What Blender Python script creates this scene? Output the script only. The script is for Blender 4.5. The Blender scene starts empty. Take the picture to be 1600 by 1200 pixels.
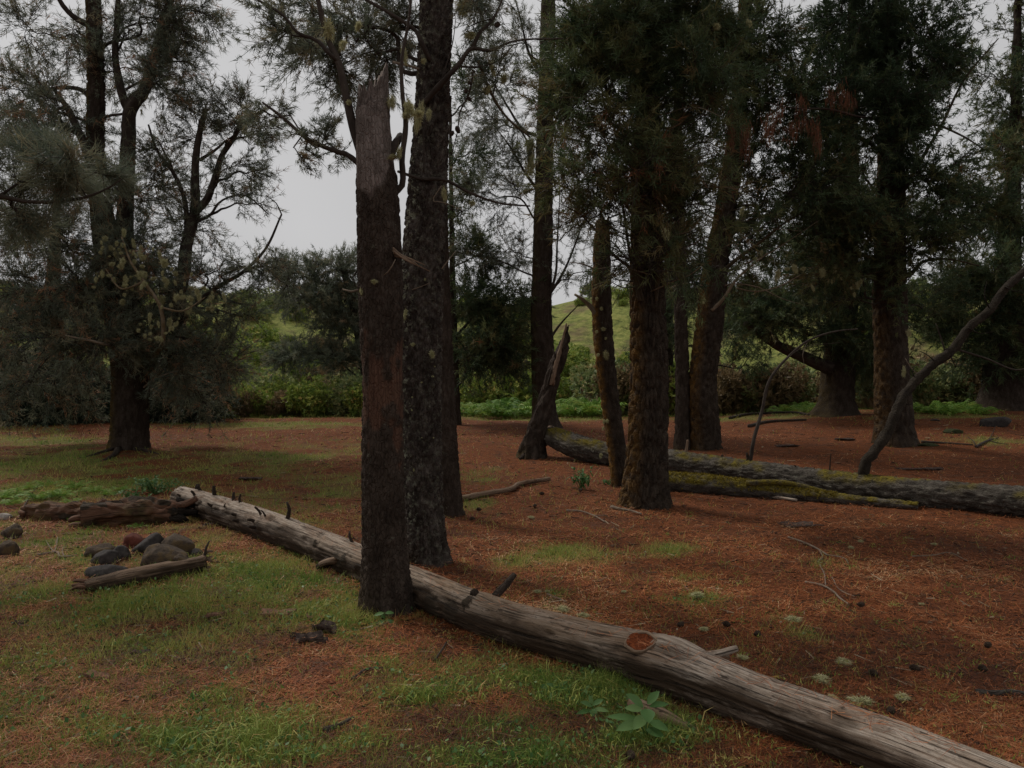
import bpy, math
import numpy as np

sc = bpy.context.scene
COL = sc.collection
# ------------------------------------------------------------------ camera, sky, sun, exposure
F = 1200.0                    # focal length in photograph pixels (1600 wide)
CAM_H = 1.6
cam_d = bpy.data.cameras.new('camera'); cam_d.sensor_width = 36; cam_d.lens = 36 * F / 1600
cam_d.clip_start = 0.05; cam_d.clip_end = 2000
cam = bpy.data.objects.new('camera', cam_d); COL.objects.link(cam)
cam.location = (0, 0, CAM_H); cam.rotation_euler = (math.radians(90), 0, 0)
sc.camera = cam

SUN_EL, SUN_AZ = math.radians(50), math.radians(-46)     # azimuth from +Y (view direction) towards +X
world = bpy.data.worlds.new('World'); sc.world = world; world.use_nodes = True
wn = world.node_tree; wn.nodes.clear()
def _n(t, **k):
    n = wn.nodes.new(t)
    for a, b in k.items(): setattr(n, a, b)
    return n
sky = _n('ShaderNodeTexSky', sky_type='NISHITA', sun_disc=False)
sky.sun_elevation = SUN_EL; sky.sun_rotation = SUN_AZ
sky.dust_density = 4.0
hs = _n('ShaderNodeHueSaturation'); hs.inputs['Saturation'].default_value = 0.12; hs.inputs['Value'].default_value = 0.06
tcw = _n('ShaderNodeTexCoord'); nz = _n('ShaderNodeTexNoise'); nz.inputs['Scale'].default_value = 1.6; nz.inputs['Detail'].default_value = 4
rmp = _n('ShaderNodeValToRGB')
rmp.color_ramp.elements[0].position = 0.3; rmp.color_ramp.elements[0].color = (0.335, 0.332, 0.337, 1)
rmp.color_ramp.elements[1].position = 0.75; rmp.color_ramp.elements[1].color = (0.435, 0.432, 0.435, 1)
mx = _n('ShaderNodeMix', data_type='RGBA'); mx.inputs['Factor'].default_value = 0.85
bg = _n('ShaderNodeBackground'); bg.inputs['Strength'].default_value = 1.0
out = _n('ShaderNodeOutputWorld')
L = wn.links.new
L(sky.outputs[0], hs.inputs['Color']); L(tcw.outputs['Generated'], nz.inputs['Vector']); L(nz.outputs[0], rmp.inputs[0])
L(hs.outputs[0], mx.inputs[6]); L(rmp.outputs[0], mx.inputs[7]); L(mx.outputs[2], bg.inputs['Color']); L(bg.outputs[0], out.inputs[0])

sun_d = bpy.data.lights.new('sun', 'SUN'); sun_d.energy = 1.5; sun_d.angle = math.radians(12); sun_d.color = (1, 0.95, 0.87)
sun = bpy.data.objects.new('sun', sun_d); COL.objects.link(sun)
sdir = np.array([math.cos(SUN_EL) * math.sin(SUN_AZ), math.cos(SUN_EL) * math.cos(SUN_AZ), math.sin(SUN_EL)])
from mathutils import Vector
sun.rotation_euler = Vector(-sdir).to_track_quat('-Z', 'Y').to_euler()
sun.location = (-20, 10, 30)

sc.view_settings.view_transform = 'Standard'; sc.view_settings.look = 'None'
sc.view_settings.exposure = 0.5; sc.view_settings.gamma = 1.0
try: sc.view_settings.use_curve_mapping = False
except Exception: pass
sc.render.engine = 'CYCLES'
sc.cycles.max_bounces = 4; sc.cycles.diffuse_bounces = 2; sc.cycles.transmission_bounces = 3; sc.cycles.transparent_max_bounces = 4
sc.cycles.use_denoising = True; sc.cycles.denoising_prefilter = 'NONE'

# ------------------------------------------------------------------ numpy helpers
RNG = np.random.default_rng(7)
def unit(v): return v / np.maximum(np.linalg.norm(v, axis=-1, keepdims=True), 1e-9)
def _hash(ix, iy, iz, seed):
    h = (ix.astype(np.int64) * 73856093) ^ (iy.astype(np.int64) * 19349663) ^ (iz.astype(np.int64) * 83492791) ^ (seed * 2654435761 % (1 << 31))
    h = (h ^ (h >> 13)) * 1274126177 & 0x7fffffff
    h = (h ^ (h >> 16)) * 69069 & 0x7fffffff
    return (h & 0xffff) / 65535.0
def vnoise(p, seed=0):
    p = np.asarray(p, float); i = np.floor(p).astype(np.int64); f = p - i; u = f * f * (3 - 2 * f)
    r = 0
    for dx in (0, 1):
        for dy in (0, 1):
            for dz in (0, 1):
                w = (u[:, 0] if dx else 1 - u[:, 0]) * (u[:, 1] if dy else 1 - u[:, 1]) * (u[:, 2] if dz else 1 - u[:, 2])
                r = r + w * _hash(i[:, 0] + dx, i[:, 1] + dy, i[:, 2] + dz, seed)
    return r
def fbm(p, seed=0, o=3):
    r = 0; a = 0.5; t = 0
    for k in range(o):
        r = r + a * vnoise(p * 2 ** k, seed + k); t += a; a *= 0.5
    return r / t
def voro(p, seed=0):
    i = np.floor(p).astype(np.int64); f1 = np.full(len(p), 9.0); f2 = f1.copy()
    for dx in (-1, 0, 1):
        for dy in (-1, 0, 1):
            for dz in (-1, 0, 1):
                c = i + np.array([dx, dy, dz])
                q = np.stack([c[:, k] + _hash(c[:, 0], c[:, 1], c[:, 2], seed + k) for k in range(3)], 1)
                d = np.linalg.norm(q - p, axis=1)
                f2 = np.where(d < f1, f1, np.minimum(f2, d)); f1 = np.minimum(f1, d)
    return f1, f2
def sstep(a, b, x):
    t = np.clip((x - a) / (b - a), 0, 1); return t * t * (3 - 2 * t)

def zg(x, y):
    x = np.asarray(x, float); y = np.asarray(y, float)
    x, y = np.broadcast_arrays(x, y); sh = x.shape; xf = x.ravel(); yf = y.ravel()
    p = np.stack([xf * 0.35, yf * 0.35, np.zeros_like(xf)], 1)
    z = 0.10 * (vnoise(p, 3) - 0.5) + 0.035 * (vnoise(p * 4.1, 5) - 0.5)
    z = z * sstep(1.0, 4.0, yf) + 0.44 * sstep(10, 25, yf) + 0.28 * sstep(6, 12, xf) * sstep(14, 25, yf)
    z = z - 0.9 * sstep(27, 36, yf)
    return z.reshape(sh)
def gp(px, py):
    """pixel of the photograph -> the ground point seen there"""
    dx = (px - 800) / F; dz = (600 - py) / F
    t = 1.0
    prev = 1.0
    while t < 60:
        if CAM_H + dz * t - float(zg(dx * t, t)) < 0: break
        prev = t; t += 0.15
    lo, hi = prev, t
    for _ in range(20):
        m = (lo + hi) / 2
        if CAM_H + dz * m - float(zg(dx * m, m)) < 0: hi = m
        else: lo = m
    return np.array([dx * lo, lo, float(zg(dx * lo, lo))])
def at(px, py, D): return np.array([(px - 800) / F * D, D, CAM_H + (600 - py) / F * D])

class G:
    """collects geometry: vertices, tris, quads and per-vertex attributes"""
    def __init__(s): s.V = []; s.T = []; s.Q = []; s.A = {}; s.n = 0
    def add(s, V, tris=None, quads=None, **attr):
        V = np.asarray(V, float).reshape(-1, 3); k = len(V)
        if tris is not None and len(tris): s.T.append(np.asarray(tris, np.int64) + s.n)
        if quads is not None and len(quads): s.Q.append(np.asarray(quads, np.int64) + s.n)
        for a in set(s.A) | set(attr):
            v = attr.get(a)
            if a not in s.A: s.A[a] = [np.zeros((s.n, 3) if a == 'tc' else s.n)]
            if v is None: v = np.zeros((k, 3) if a == 'tc' else k)
            s.A[a].append(np.broadcast_to(np.asarray(v, float), (k, 3) if a == 'tc' else (k,)))
        s.V.append(V); s.n += k
    def mesh(s, name, mat, off=(0, 0, 0), smooth=False):
        me = bpy.data.meshes.new(name)
        V = (np.concatenate(s.V) if s.V else np.zeros((0, 3))) - np.asarray(off, float)
        T = np.concatenate(s.T) if s.T else np.zeros((0, 3), int); Q = np.concatenate(s.Q) if s.Q else np.zeros((0, 4), int)
        me.vertices.add(len(V)); me.vertices.foreach_set('co', V.astype(np.float32).ravel())
        nl = len(T) * 3 + len(Q) * 4
        me.loops.add(nl); me.loops.foreach_set('vertex_index', np.concatenate([T.ravel(), Q.ravel()]).astype(np.int32))
        me.polygons.add(len(T) + len(Q))
        st = np.concatenate([np.arange(len(T)) * 3, len(T) * 3 + np.arange(len(Q)) * 4]).astype(np.int32)
        me.polygons.foreach_set('loop_start', st)
        me.polygons.foreach_set('use_smooth', np.full(len(st), smooth, bool))
        for a, l in s.A.items():
            v = np.concatenate(l)
            if a == 'tc':
                at_ = me.attributes.new('tc', 'FLOAT_VECTOR', 'POINT'); at_.data.foreach_set('vector', v.astype(np.float32).ravel())
            else:
                at_ = me.attributes.new(a, 'FLOAT', 'POINT'); at_.data.foreach_set('value', v.astype(np.float32).ravel())
        me.update(calc_edges=True); me.validate()
        me.materials.append(mat)
        return me

def empty(name, loc, label, cat, group=None):
    o = bpy.data.objects.new(name, None); COL.objects.link(o); o.location = loc; o.empty_display_size = 0.1
    return tag(o, label, cat, group)
def tag(o, label, cat, group=None, kind=None):
    if label: o['label'] = label
    if cat: o['category'] = cat
    if group: o['group'] = group
    if kind: o['kind'] = kind
    return o
def obj(name, g, mat, parent=None, loc=(0, 0, 0), smooth=False, kind=None, off=None):
    """mesh object; vertices in g are world coordinates, the object's origin becomes loc (or the parent's)"""
    base = np.array(parent.location if parent is not None and parent.parent is None else loc, float)
    if off is not None: base = np.asarray(off, float)
    me = g if isinstance(g, bpy.types.Mesh) else g.mesh(name, mat, base, smooth)
    o = bpy.data.objects.new(name, me); COL.objects.link(o)
    if parent is not None: o.parent = parent
    else: o.location = base
    if kind: o['kind'] = kind
    return o

# ------------------------------------------------------------------ tubes
def resample(P, R, step):
    P = np.asarray(P, float); R = np.asarray(R, float)
    d = np.r_[0, np.cumsum(np.linalg.norm(np.diff(P, axis=0), axis=1))]
    n = max(3, int(d[-1] / step) + 1); t = np.linspace(0, d[-1], n)
    # smooth catmull-rom style through cubic hermite
    def h(y):
        m = np.gradient(y, d)
        k = np.clip(np.searchsorted(d, t, 'right') - 1, 0, len(d) - 2)
        hh = d[k + 1] - d[k]; u = (t - d[k]) / hh
        return (2*u**3-3*u**2+1)*y[k] + (u**3-2*u**2+u)*hh*m[k] + (-2*u**3+3*u**2)*y[k+1] + (u**3-u**2)*hh*m[k+1]
    if len(d) > 2: PP = np.stack([h(P[:, c]) for c in range(3)], 1)
    else: PP = np.stack([np.interp(t, d, P[:, c]) for c in range(3)], 1)
    return PP, np.interp(t, d, R), t
def tube(g, P, R, sides=8, step=None, relief=None, cap=True, s0=0.0, attrs=None):
    P = np.asarray(P, float); R = np.broadcast_to(np.asarray(R, float), (len(P),))
    if step: P, R, t = resample(P, R, step)
    else: t = np.r_[0, np.cumsum(np.linalg.norm(np.diff(P, axis=0), axis=1))]
    T = unit(np.gradient(P, axis=0)); ref = np.array([0, 1.0, 0]) if abs(T[:, 1].mean()) < 0.9 else np.array([1.0, 0, 0])
    A = unit(np.cross(ref, T)); B = np.cross(T, A)
    th = np.linspace(0, 2 * np.pi, sides, endpoint=False)
    N = A[:, None] * np.cos(th)[None, :, None] + B[:, None] * np.sin(th)[None, :, None]
    n = len(P); tc = np.stack([np.cos(th)[None] * R[:, None], np.sin(th)[None] * R[:, None], np.broadcast_to((t + s0)[:, None], (n, sides))], 2).reshape(-1, 3)
    V = P[:, None] + N * R[:, None, None]
    at_ = {}
    if relief is not None:
        ss = np.repeat(t + s0, sides); tt = np.tile(th, n); rr = np.repeat(R, sides)
        d, at_ = relief(V.reshape(-1, 3), N.reshape(-1, 3), tc, ss, tt, rr)
        V = V + N * d.reshape(n, sides, 1)
    if attrs: at_ = {**at_, **attrs}
    i = np.arange(n - 1)[:, None] * sides; j = np.arange(sides)[None]; j2 = (j + 1) % sides
    Q = np.stack([i + j, i + j2, i + sides + j2, i + sides + j], 2).reshape(-1, 4)
    V = V.reshape(-1, 3); tris = []
    if cap:
        V = np.vstack([V, P[0], P[-1]]); a = n * sides
        tc = np.vstack([tc, tc[0], tc[-1]])
        at_ = {k: np.r_[np.broadcast_to(v, (n * sides,)), v[0] if np.ndim(v) else v, v[-1] if np.ndim(v) else v] for k, v in at_.items()}
        jj = np.arange(sides)
        tris = np.vstack([np.stack([np.full(sides, a), (jj + 1) % sides, jj], 1), np.stack([np.full(sides, a + 1), (n-1)*sides + jj, (n-1)*sides + (jj + 1) % sides], 1)])
    g.add(V, tris if len(tris) else None, Q, tc=tc, **at_)
def thin_tubes(g, P, R, **attr):
    """many 3-sided tubes at once: P (n,k,3), R (n,k)"""
    n, k, _ = P.shape
    if n == 0: return
    T = unit(np.gradient(P, axis=1)); ref = np.where(np.abs(T[..., 2:3]) < 0.9, np.array([0, 0, 1.0]), np.array([1.0, 0, 0]))
    A = unit(np.cross(ref, T)); B = np.cross(T, A)
    th = np.array([0, 2.094, 4.189])
    V = P[:, :, None] + (A[:, :, None] * np.cos(th)[None, None, :, None] + B[:, :, None] * np.sin(th)[None, None, :, None]) * R[:, :, None, None]
    base = (np.arange(n) * k * 3)[:, None, None]; i = (np.arange(k - 1) * 3)[None, :, None]; j = np.arange(3)[None, None]; j2 = (j + 1) % 3
    Q = np.stack([base + i + j, base + i + j2, base + i + 3 + j2, base + i + 3 + j], 3).reshape(-1, 4)
    g.add(V.reshape(-1, 3), None, Q, **attr)
def needles(g, C, D, rng, K=8, ln=0.13, w=0.008, spread=0.9, droop=0.15, tint=None):
    """tufts: C centres (n,3), D axis (n,3); K thin triangles each"""
    n = len(C)
    if n == 0: return
    d = unit(D[:, None] * 0.7 + rng.normal(size=(n, K, 3)) * spread * 0.6 + np.array([0, 0, -droop]))
    l = ln * rng.uniform(0.6, 1.25, (n, K, 1))
    side = unit(np.cross(d, rng.normal(size=(n, K, 3)))) * (w * 0.5)
    b = C[:, None] + rng.normal(size=(n, K, 3)) * ln * 0.12
    V = np.stack([b - side, b + side, b + d * l], 2).reshape(-1, 3)
    T = np.arange(n * K * 3).reshape(-1, 3)
    tt = (rng.uniform(0, 1, n) if tint is None else tint)
    g.add(V, T, tint=np.repeat(tt, K * 3))

# ------------------------------------------------------------------ materials
def mat(name):
    m = bpy.data.materials.new(name); m.use_nodes = True; nt = m.node_tree; nt.nodes.clear()
    o = nt.nodes.new('ShaderNodeOutputMaterial')
    return m, nt, o
class NB:
    def __init__(s, nt): s.nt = nt
    def n(s, t, ins=None, **k):
        x = s.nt.nodes.new(t)
        for a, b in k.items(): setattr(x, a, b)
        for a, b in (ins or {}).items():
            if isinstance(b, bpy.types.NodeSocket): s.nt.links.new(b, x.inputs[a])
            else: x.inputs[a].default_value = b
        return x
    def attr(s, name): return s.n('ShaderNodeAttribute', attribute_name=name)
    def scale(s, v, sc_): return s.n('ShaderNodeVectorMath', {0: v, 1: sc_}, operation='MULTIPLY').outputs[0]
    def noise(s, v, scale, detail=4, rough=0.6): return s.n('ShaderNodeTexNoise', {'Vector': v, 'Scale': scale, 'Detail': detail, 'Roughness': rough}).outputs[0]
    def ramp(s, f, stops):
        r = s.n('ShaderNodeValToRGB', {0: f}); e = r.color_ramp.elements
        while len(e) < len(stops): e.new(0.5)
        for k, (p, c) in enumerate(stops):
            e[k].position = p; e[k].color = (*c, 1) if len(c) == 3 else c
        return r.outputs[0]
    def mix(s, f, a, b):
        x = s.n('ShaderNodeMix', data_type='RGBA')
        for i, v in ((0, f), (6, a), (7, b)):
            if isinstance(v, bpy.types.NodeSocket): s.nt.links.new(v, x.inputs[i])
            else: x.inputs[i].default_value = (*v, 1) if isinstance(v, tuple) and len(v) == 3 else v
        return x.outputs[2]
    def mth(s, op, a, b=0.0): return s.n('ShaderNodeMath', {0: a, 1: b}, operation=op).outputs[0]
    def maprange(s, v, a, b): return s.n('ShaderNodeMapRange', {0: v, 1: a, 2: b}).outputs[0]
    def bump(s, h, strength=0.5, dist=0.01): return s.n('ShaderNodeBump', {'Height': h, 'Strength': strength, 'Distance': dist}).outputs[0]
    def bsdf(s, out, col, rough=0.85, normal=None, spec=0.25):
        ins = {'Base Color': col if isinstance(col, bpy.types.NodeSocket) else (*col, 1), 'Roughness': rough, 'Specular IOR Level': spec}
        if normal is not None: ins['Normal'] = normal
        p = s.n('ShaderNodeBsdfPrincipled', ins)
        s.nt.links.new(p.outputs[0], out.inputs[0]); return p

def bark_mat(name, stops, moss=(0.11, 0.075, 0.012), lichen=0.0, bare=((0.045, 0.020, 0.013), (0.125, 0.068, 0.044)), bump=0.8, fs=1.0):
    m, nt, o = mat(name); b = NB(nt)
    tc = b.attr('tc').outputs['Vector']
    v = b.scale(tc, (1, 1, 0.3))
    n1 = b.noise(v, 14 * fs, 6, 0.7); n2 = b.noise(tc, 5, 3)
    col = b.ramp(n1, stops)
    col = b.mix(b.maprange(n2, 0.45, 0.75), col, b.mix(0.5, col, stops[-1][1]))
    # bare wood where the bark has come off
    vb = b.scale(tc, (1, 1, 0.06)); nb = b.noise(vb, 60, 5, 0.7)
    cb = b.mix(b.attr('grey').outputs['Fac'], b.ramp(nb, [(0.3, bare[0]), (0.7, bare[1])]), b.ramp(nb, [(0.3, (0.10, 0.078, 0.066)), (0.7, (0.23, 0.19, 0.17))]))
    col = b.mix(b.attr('bare').outputs['Fac'], col, cb)
    if lichen > 0:
        ln = b.noise(tc, 17, 7, 0.75)
        lf = b.maprange(ln, 0.66 - lichen * 0.14, 0.70 - lichen * 0.12)
        lf = b.mth('MULTIPLY', lf, b.attr('lich').outputs['Fac'])
        col = b.mix(lf, col, (0.20, 0.20, 0.145))
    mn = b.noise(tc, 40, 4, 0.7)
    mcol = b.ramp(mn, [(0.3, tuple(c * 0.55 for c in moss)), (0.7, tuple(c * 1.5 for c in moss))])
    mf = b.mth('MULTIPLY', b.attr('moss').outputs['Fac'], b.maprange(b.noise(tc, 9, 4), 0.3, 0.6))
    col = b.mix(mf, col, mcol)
    vo = b.n('ShaderNodeTexVoronoi', {'Vector': b.n('ShaderNodeVectorMath', {0: b.scale(tc, (1, 1, 0.4)), 1: b.scale(b.n('ShaderNodeTexNoise', {'Vector': tc, 'Scale': 22.0}).outputs['Color'], (.03, .03, .03))}, operation='ADD').outputs[0], 'Scale': 42.0 * fs}, feature='DISTANCE_TO_EDGE').outputs[0]
    h = b.mth('ADD', b.mth('ADD', n1, b.mth('MULTIPLY', mn, 0.5)), b.mth('MULTIPLY', b.maprange(vo, 0.0, 0.16), 0.9))
    b.bsdf(o, col, 0.92, b.bump(h, bump, 0.012), 0.15)
    return m
def wood_mat(name, stops, stain, dark=(0.03, 0.02, 0.014), dark_amt=0.5):
    m, nt, o = mat(name); b = NB(nt)
    tc = b.attr('tc').outputs['Vector']
    v = b.scale(tc, (1, 1, 0.035)); st = b.mth('ADD', b.mth('MULTIPLY', b.noise(v, 60, 6, 0.8), .55), b.mth('MULTIPLY', b.noise(v, 190, 5, 0.8), .45))
    col = b.ramp(st, stops)
    big = b.noise(b.scale(tc, (1, 1, 0.35)), 6, 5, 0.65)
    col = b.mix(b.mth('MULTIPLY', b.maprange(big, 0.5, 0.66), 0.75), col, stain)
    big2 = b.noise(b.scale(tc, (1, 1, 0.5)), 7.7, 5, 0.7)
    col = b.mix(b.mth('MULTIPLY', b.maprange(big2, 0.60, 0.68), dark_amt), col, dark)
    col = b.mix(b.mth('MULTIPLY', b.attr('tint').outputs['Fac'], b.maprange(b.noise(b.scale(tc, (1, 1, .25)), 8, 5, .7), .25, .6)), col, b.mix(st, (0.08, 0.05, 0.03), (0.27, 0.185, 0.12)))
    wet_shade = b.mth('MULTIPLY', b.attr('bare').outputs['Fac'], b.maprange(b.noise(b.scale(tc, (1, 1, 0.2)), 14, 5, .7), 0.22, 0.5))
    col = b.mix(wet_shade, col, b.mix(st, (0.016, 0.010, 0.007), (0.075, 0.047, 0.026)))  # underside shade put into the colour along with damp brown
    mf = b.mth('MULTIPLY', b.attr('moss').outputs['Fac'], b.maprange(b.noise(tc, 12, 4), 0.4, 0.6))
    col = b.mix(mf, col, (0.09, 0.085, 0.02))
    spk = b.noise(b.scale(tc, (1, 1, 0.3)), 38, 4, 0.7)
    col = b.mix(b.mth('MULTIPLY', b.maprange(spk, 0.60, 0.66), 0.8), col, (0.05, 0.033, 0.022))
    chf = b.maprange(b.mth('ADD', b.attr('char').outputs['Fac'], b.mth('MULTIPLY', b.mth('SUBTRACT', b.noise(tc, 30, 6, .8), .5), 2.0)), 0.4, 0.6)
    col = b.mix(chf, col, b.mix(spk, (0.016, 0.011, 0.008), (0.07, 0.05, 0.03)))
    crack = b.noise(b.scale(tc, (1, 1, 0.02)), 110, 3, 0.6)
    ck = b.maprange(crack, 0.40, 0.33)
    col = b.mix(b.mth('MULTIPLY', ck, 0.75), col, (0.05, 0.038, 0.03))
    h = b.mth('ADD', st, b.maprange(crack, 0.35, 0.45))
    h = b.mth('SUBTRACT', h, b.mth('MULTIPLY', ck, 1.5))
    b.bsdf(o, col, 0.85, b.bump(h, 1.0, 0.010), 0.2)
    return m
def leaf_mat(name, stops, transl=0.3, rough=0.6):
    m, nt, o = mat(name); b = NB(nt)
    col = b.ramp(b.attr('tint').outputs['Fac'], stops)
    p = b.n('ShaderNodeBsdfPrincipled', {'Base Color': col, 'Roughness': rough, 'Specular IOR Level': 0.25})
    t = b.n('ShaderNodeBsdfTranslucent', {'Color': col})
    x = b.n('ShaderNodeMixShader', {0: transl, 1: p.outputs[0], 2: t.outputs[0]})
    nt.links.new(x.outputs[0], o.inputs[0])
    return m
def simple_mat(name, c1, c2, scale=8, rough=0.9, bump=0.4, extra=None):
    m, nt, o = mat(name); b = NB(nt)
    v = b.n('ShaderNodeTexCoord').outputs['Object']
    n1 = b.noise(v, scale, 6, 0.65)
    col = b.ramp(n1, [(0.3, c1), (0.7, c2)])
    if extra:
        n2 = b.noise(v, scale * 0.45, 4, 0.6); col = b.mix(b.maprange(n2, 0.52, 0.6), col, extra)
    b.bsdf(o, col, rough, b.bump(n1, bump, 0.02), 0.2)
    return m

M = {}
M['bark'] = bark_mat('bark_dark', [(0.25, (0.016, 0.011, 0.008)), (0.5, (0.036, 0.025, 0.018)), (0.78, (0.085, 0.064, 0.05))], lichen=0.35)
M['bark_scaly'] = bark_mat('bark_scaly', [(0.25, (0.014, 0.010, 0.008)), (0.5, (0.034, 0.025, 0.020)), (0.75, (0.12, 0.10, 0.085))], lichen=0.95)
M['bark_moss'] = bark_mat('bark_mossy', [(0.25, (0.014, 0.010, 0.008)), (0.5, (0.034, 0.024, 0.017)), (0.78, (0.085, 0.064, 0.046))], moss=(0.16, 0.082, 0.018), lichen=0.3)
M['bark_log'] = bark_mat('bark_log', [(0.25, (0.016, 0.013, 0.010)), (0.5, (0.055, 0.046, 0.037)), (0.78, (0.16, 0.14, 0.115))], moss=(0.13, 0.10, 0.012), lichen=0.6)
M['bark_black'] = bark_mat('bark_black', [(0.25, (0.010, 0.008, 0.007)), (0.5, (0.022, 0.017, 0.013)), (0.8, (0.055, 0.044, 0.034))], lichen=0.3)
M['twig'] = bark_mat('twig_bark', [(0.25, (0.018, 0.014, 0.011)), (0.5, (0.04, 0.03, 0.024)), (0.78, (0.09, 0.075, 0.06))], bump=0.3)
M['twig_pale'] = bark_mat('dead_twig', [(0.25, (0.09, 0.065, 0.045)), (0.5, (0.17, 0.13, 0.095)), (0.78, (0.30, 0.25, 0.20))], bump=0.3)
M['wood'] = wood_mat('weathered_wood', [(0.36, (0.10, 0.068, 0.046)), (0.5, (0.31, 0.245, 0.19)), (0.62, (0.56, 0.48, 0.405))], (0.15, 0.085, 0.048))
M['wood_brown'] = wood_mat('brown_wood', [(0.3, (0.10, 0.06, 0.038)), (0.5, (0.21, 0.14, 0.092)), (0.72, (0.34, 0.25, 0.18))], (0.13, 0.06, 0.03))
M['wood_rot'] = wood_mat('rotten_wood', [(0.3, (0.05, 0.022, 0.013)), (0.5, (0.12, 0.06, 0.036)), (0.72, (0.24, 0.15, 0.105))], (0.12, 0.045, 0.018), dark_amt=0.85)
M['rot_red'] = simple_mat('crumbled_red_wood', (0.05, 0.014, 0.006), (0.30, 0.075, 0.022), 60, 0.95, 0.9)
NEED = [(0.0, (0.018, 0.030, 0.020)), (0.35, (0.036, 0.052, 0.026)), (0.6, (0.062, 0.072, 0.028)), (0.82, (0.095, 0.082, 0.03)), (0.93, (0.15, 0.07, 0.028)), (1.0, (0.20, 0.085, 0.035))]
M['needle'] = leaf_mat('pine_needles', NEED, 0.25)
M['needle_grey'] = leaf_mat('pine_needles_grey', [(0.0, (0.084, 0.109, 0.083)), (0.5, (0.140, 0.153, 0.101)), (0.8, (0.224, 0.187, 0.112)), (0.93, (0.243, 0.158, 0.093)), (1.0, (0.354, 0.187, 0.103))], 0.45)
M['needle_dark'] = leaf_mat('pine_needles_dark', [(0.0, (0.036, 0.061, 0.032)), (0.4, (0.069, 0.101, 0.044)), (0.75, (0.131, 0.131, 0.050)), (0.88, (0.168, 0.131, 0.058)), (0.95, (0.147, 0.071, 0.034)), (1.0, (0.231, 0.095, 0.044))], 0.42)
M['needle_deep'] = leaf_mat('conifer_deep_green', [(0.0, (0.014, 0.030, 0.018)), (0.5, (0.026, 0.046, 0.026)), (0.85, (0.05, 0.055, 0.028)), (1.0, (0.09, 0.05, 0.028))], 0.2)
M['lichen'] = leaf_mat('lichen', [(0.0, (0.28, 0.26, 0.12)), (0.6, (0.44, 0.42, 0.22)), (1.0, (0.56, 0.54, 0.34))], 0.3, 0.9)
M['dead_needle'] = leaf_mat('dead_needles', [(0.0, (0.10, 0.036, 0.018)), (1.0, (0.22, 0.085, 0.04))], 0.3)
M['grass'] = leaf_mat('grass', [(0.0, (0.101, 0.190, 0.034)), (0.4, (0.246, 0.302, 0.062)), (0.75, (0.426, 0.381, 0.112)), (1.0, (0.515, 0.314, 0.134))], 0.35)
M['weed'] = leaf_mat('weed_leaf', [(0.0, (0.045, 0.11, 0.028)), (0.6, (0.09, 0.18, 0.05)), (1.0, (0.17, 0.26, 0.09))], 0.3, 0.5)
M['litter'] = leaf_mat('fallen_needles', [(0.0, (0.053, 0.019, 0.009)), (0.3, (0.189, 0.057, 0.020)), (0.65, (0.401, 0.124, 0.040)), (0.9, (0.531, 0.212, 0.077)), (1.0, (0.590, 0.389, 0.212))], 0.15)
M['fern'] = leaf_mat('fern_leaf', [(0.0, (0.068, 0.162, 0.027)), (0.5, (0.162, 0.297, 0.047)), (0.85, (0.297, 0.365, 0.068)), (1.0, (0.351, 0.203, 0.068))], 0.35)
M['shrub'] = leaf_mat('shrub_leaf', [(0.0, (0.101, 0.143, 0.059)), (0.5, (0.220, 0.262, 0.101)), (0.85, (0.389, 0.355, 0.143)), (1.0, (0.405, 0.254, 0.135))], 0.3)
M['shrub_brown'] = leaf_mat('dry_shrub', [(0.0, (0.103, 0.075, 0.040)), (0.5, (0.218, 0.161, 0.081)), (1.0, (0.345, 0.218, 0.115))], 0.3)
M['shrub_bright'] = leaf_mat('bright_shrub', [(0.0, (0.103, 0.172, 0.034)), (0.5, (0.230, 0.299, 0.057)), (0.85, (0.391, 0.391, 0.103)), (1.0, (0.460, 0.345, 0.115))], 0.3)
M['gorse_flower'] = leaf_mat('gorse_flower', [(0.0, (0.42, 0.24, 0.02)), (1.0, (0.60, 0.38, 0.03))], 0.3)
M['stone'] = simple_mat('stone_grey', (0.028, 0.020, 0.014), (0.10, 0.072, 0.050), 24, 0.9, 0.9, (0.09, 0.06, 0.03))
M['stone_dark'] = simple_mat('stone_dark', (0.014, 0.012, 0.011), (0.06, 0.05, 0.045), 18, 0.85, 0.5)
M['stone_red'] = simple_mat('stone_red', (0.05, 0.014, 0.010), (0.15, 0.045, 0.03), 16, 0.9, 0.4)
M['stone_pale'] = simple_mat('stone_pale', (0.22, 0.19, 0.16), (0.42, 0.38, 0.34), 14, 0.85, 0.4)
M['stone_moss'] = simple_mat('stone_mossy', (0.012, 0.014, 0.008), (0.05, 0.055, 0.018), 16, 0.95, 0.6)
M['barkpiece'] = simple_mat('bark_piece', (0.02, 0.014, 0.011), (0.12, 0.085, 0.07), 30, 0.9, 0.8)
M['barkpiece_red'] = simple_mat('bark_piece_red', (0.10, 0.05, 0.032), (0.24, 0.13, 0.09), 30, 0.9, 0.6)
M['cone'] = simple_mat('cone_scales', (0.018, 0.012, 0.009), (0.08, 0.052, 0.034), 40, 0.85, 0.5)

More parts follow.
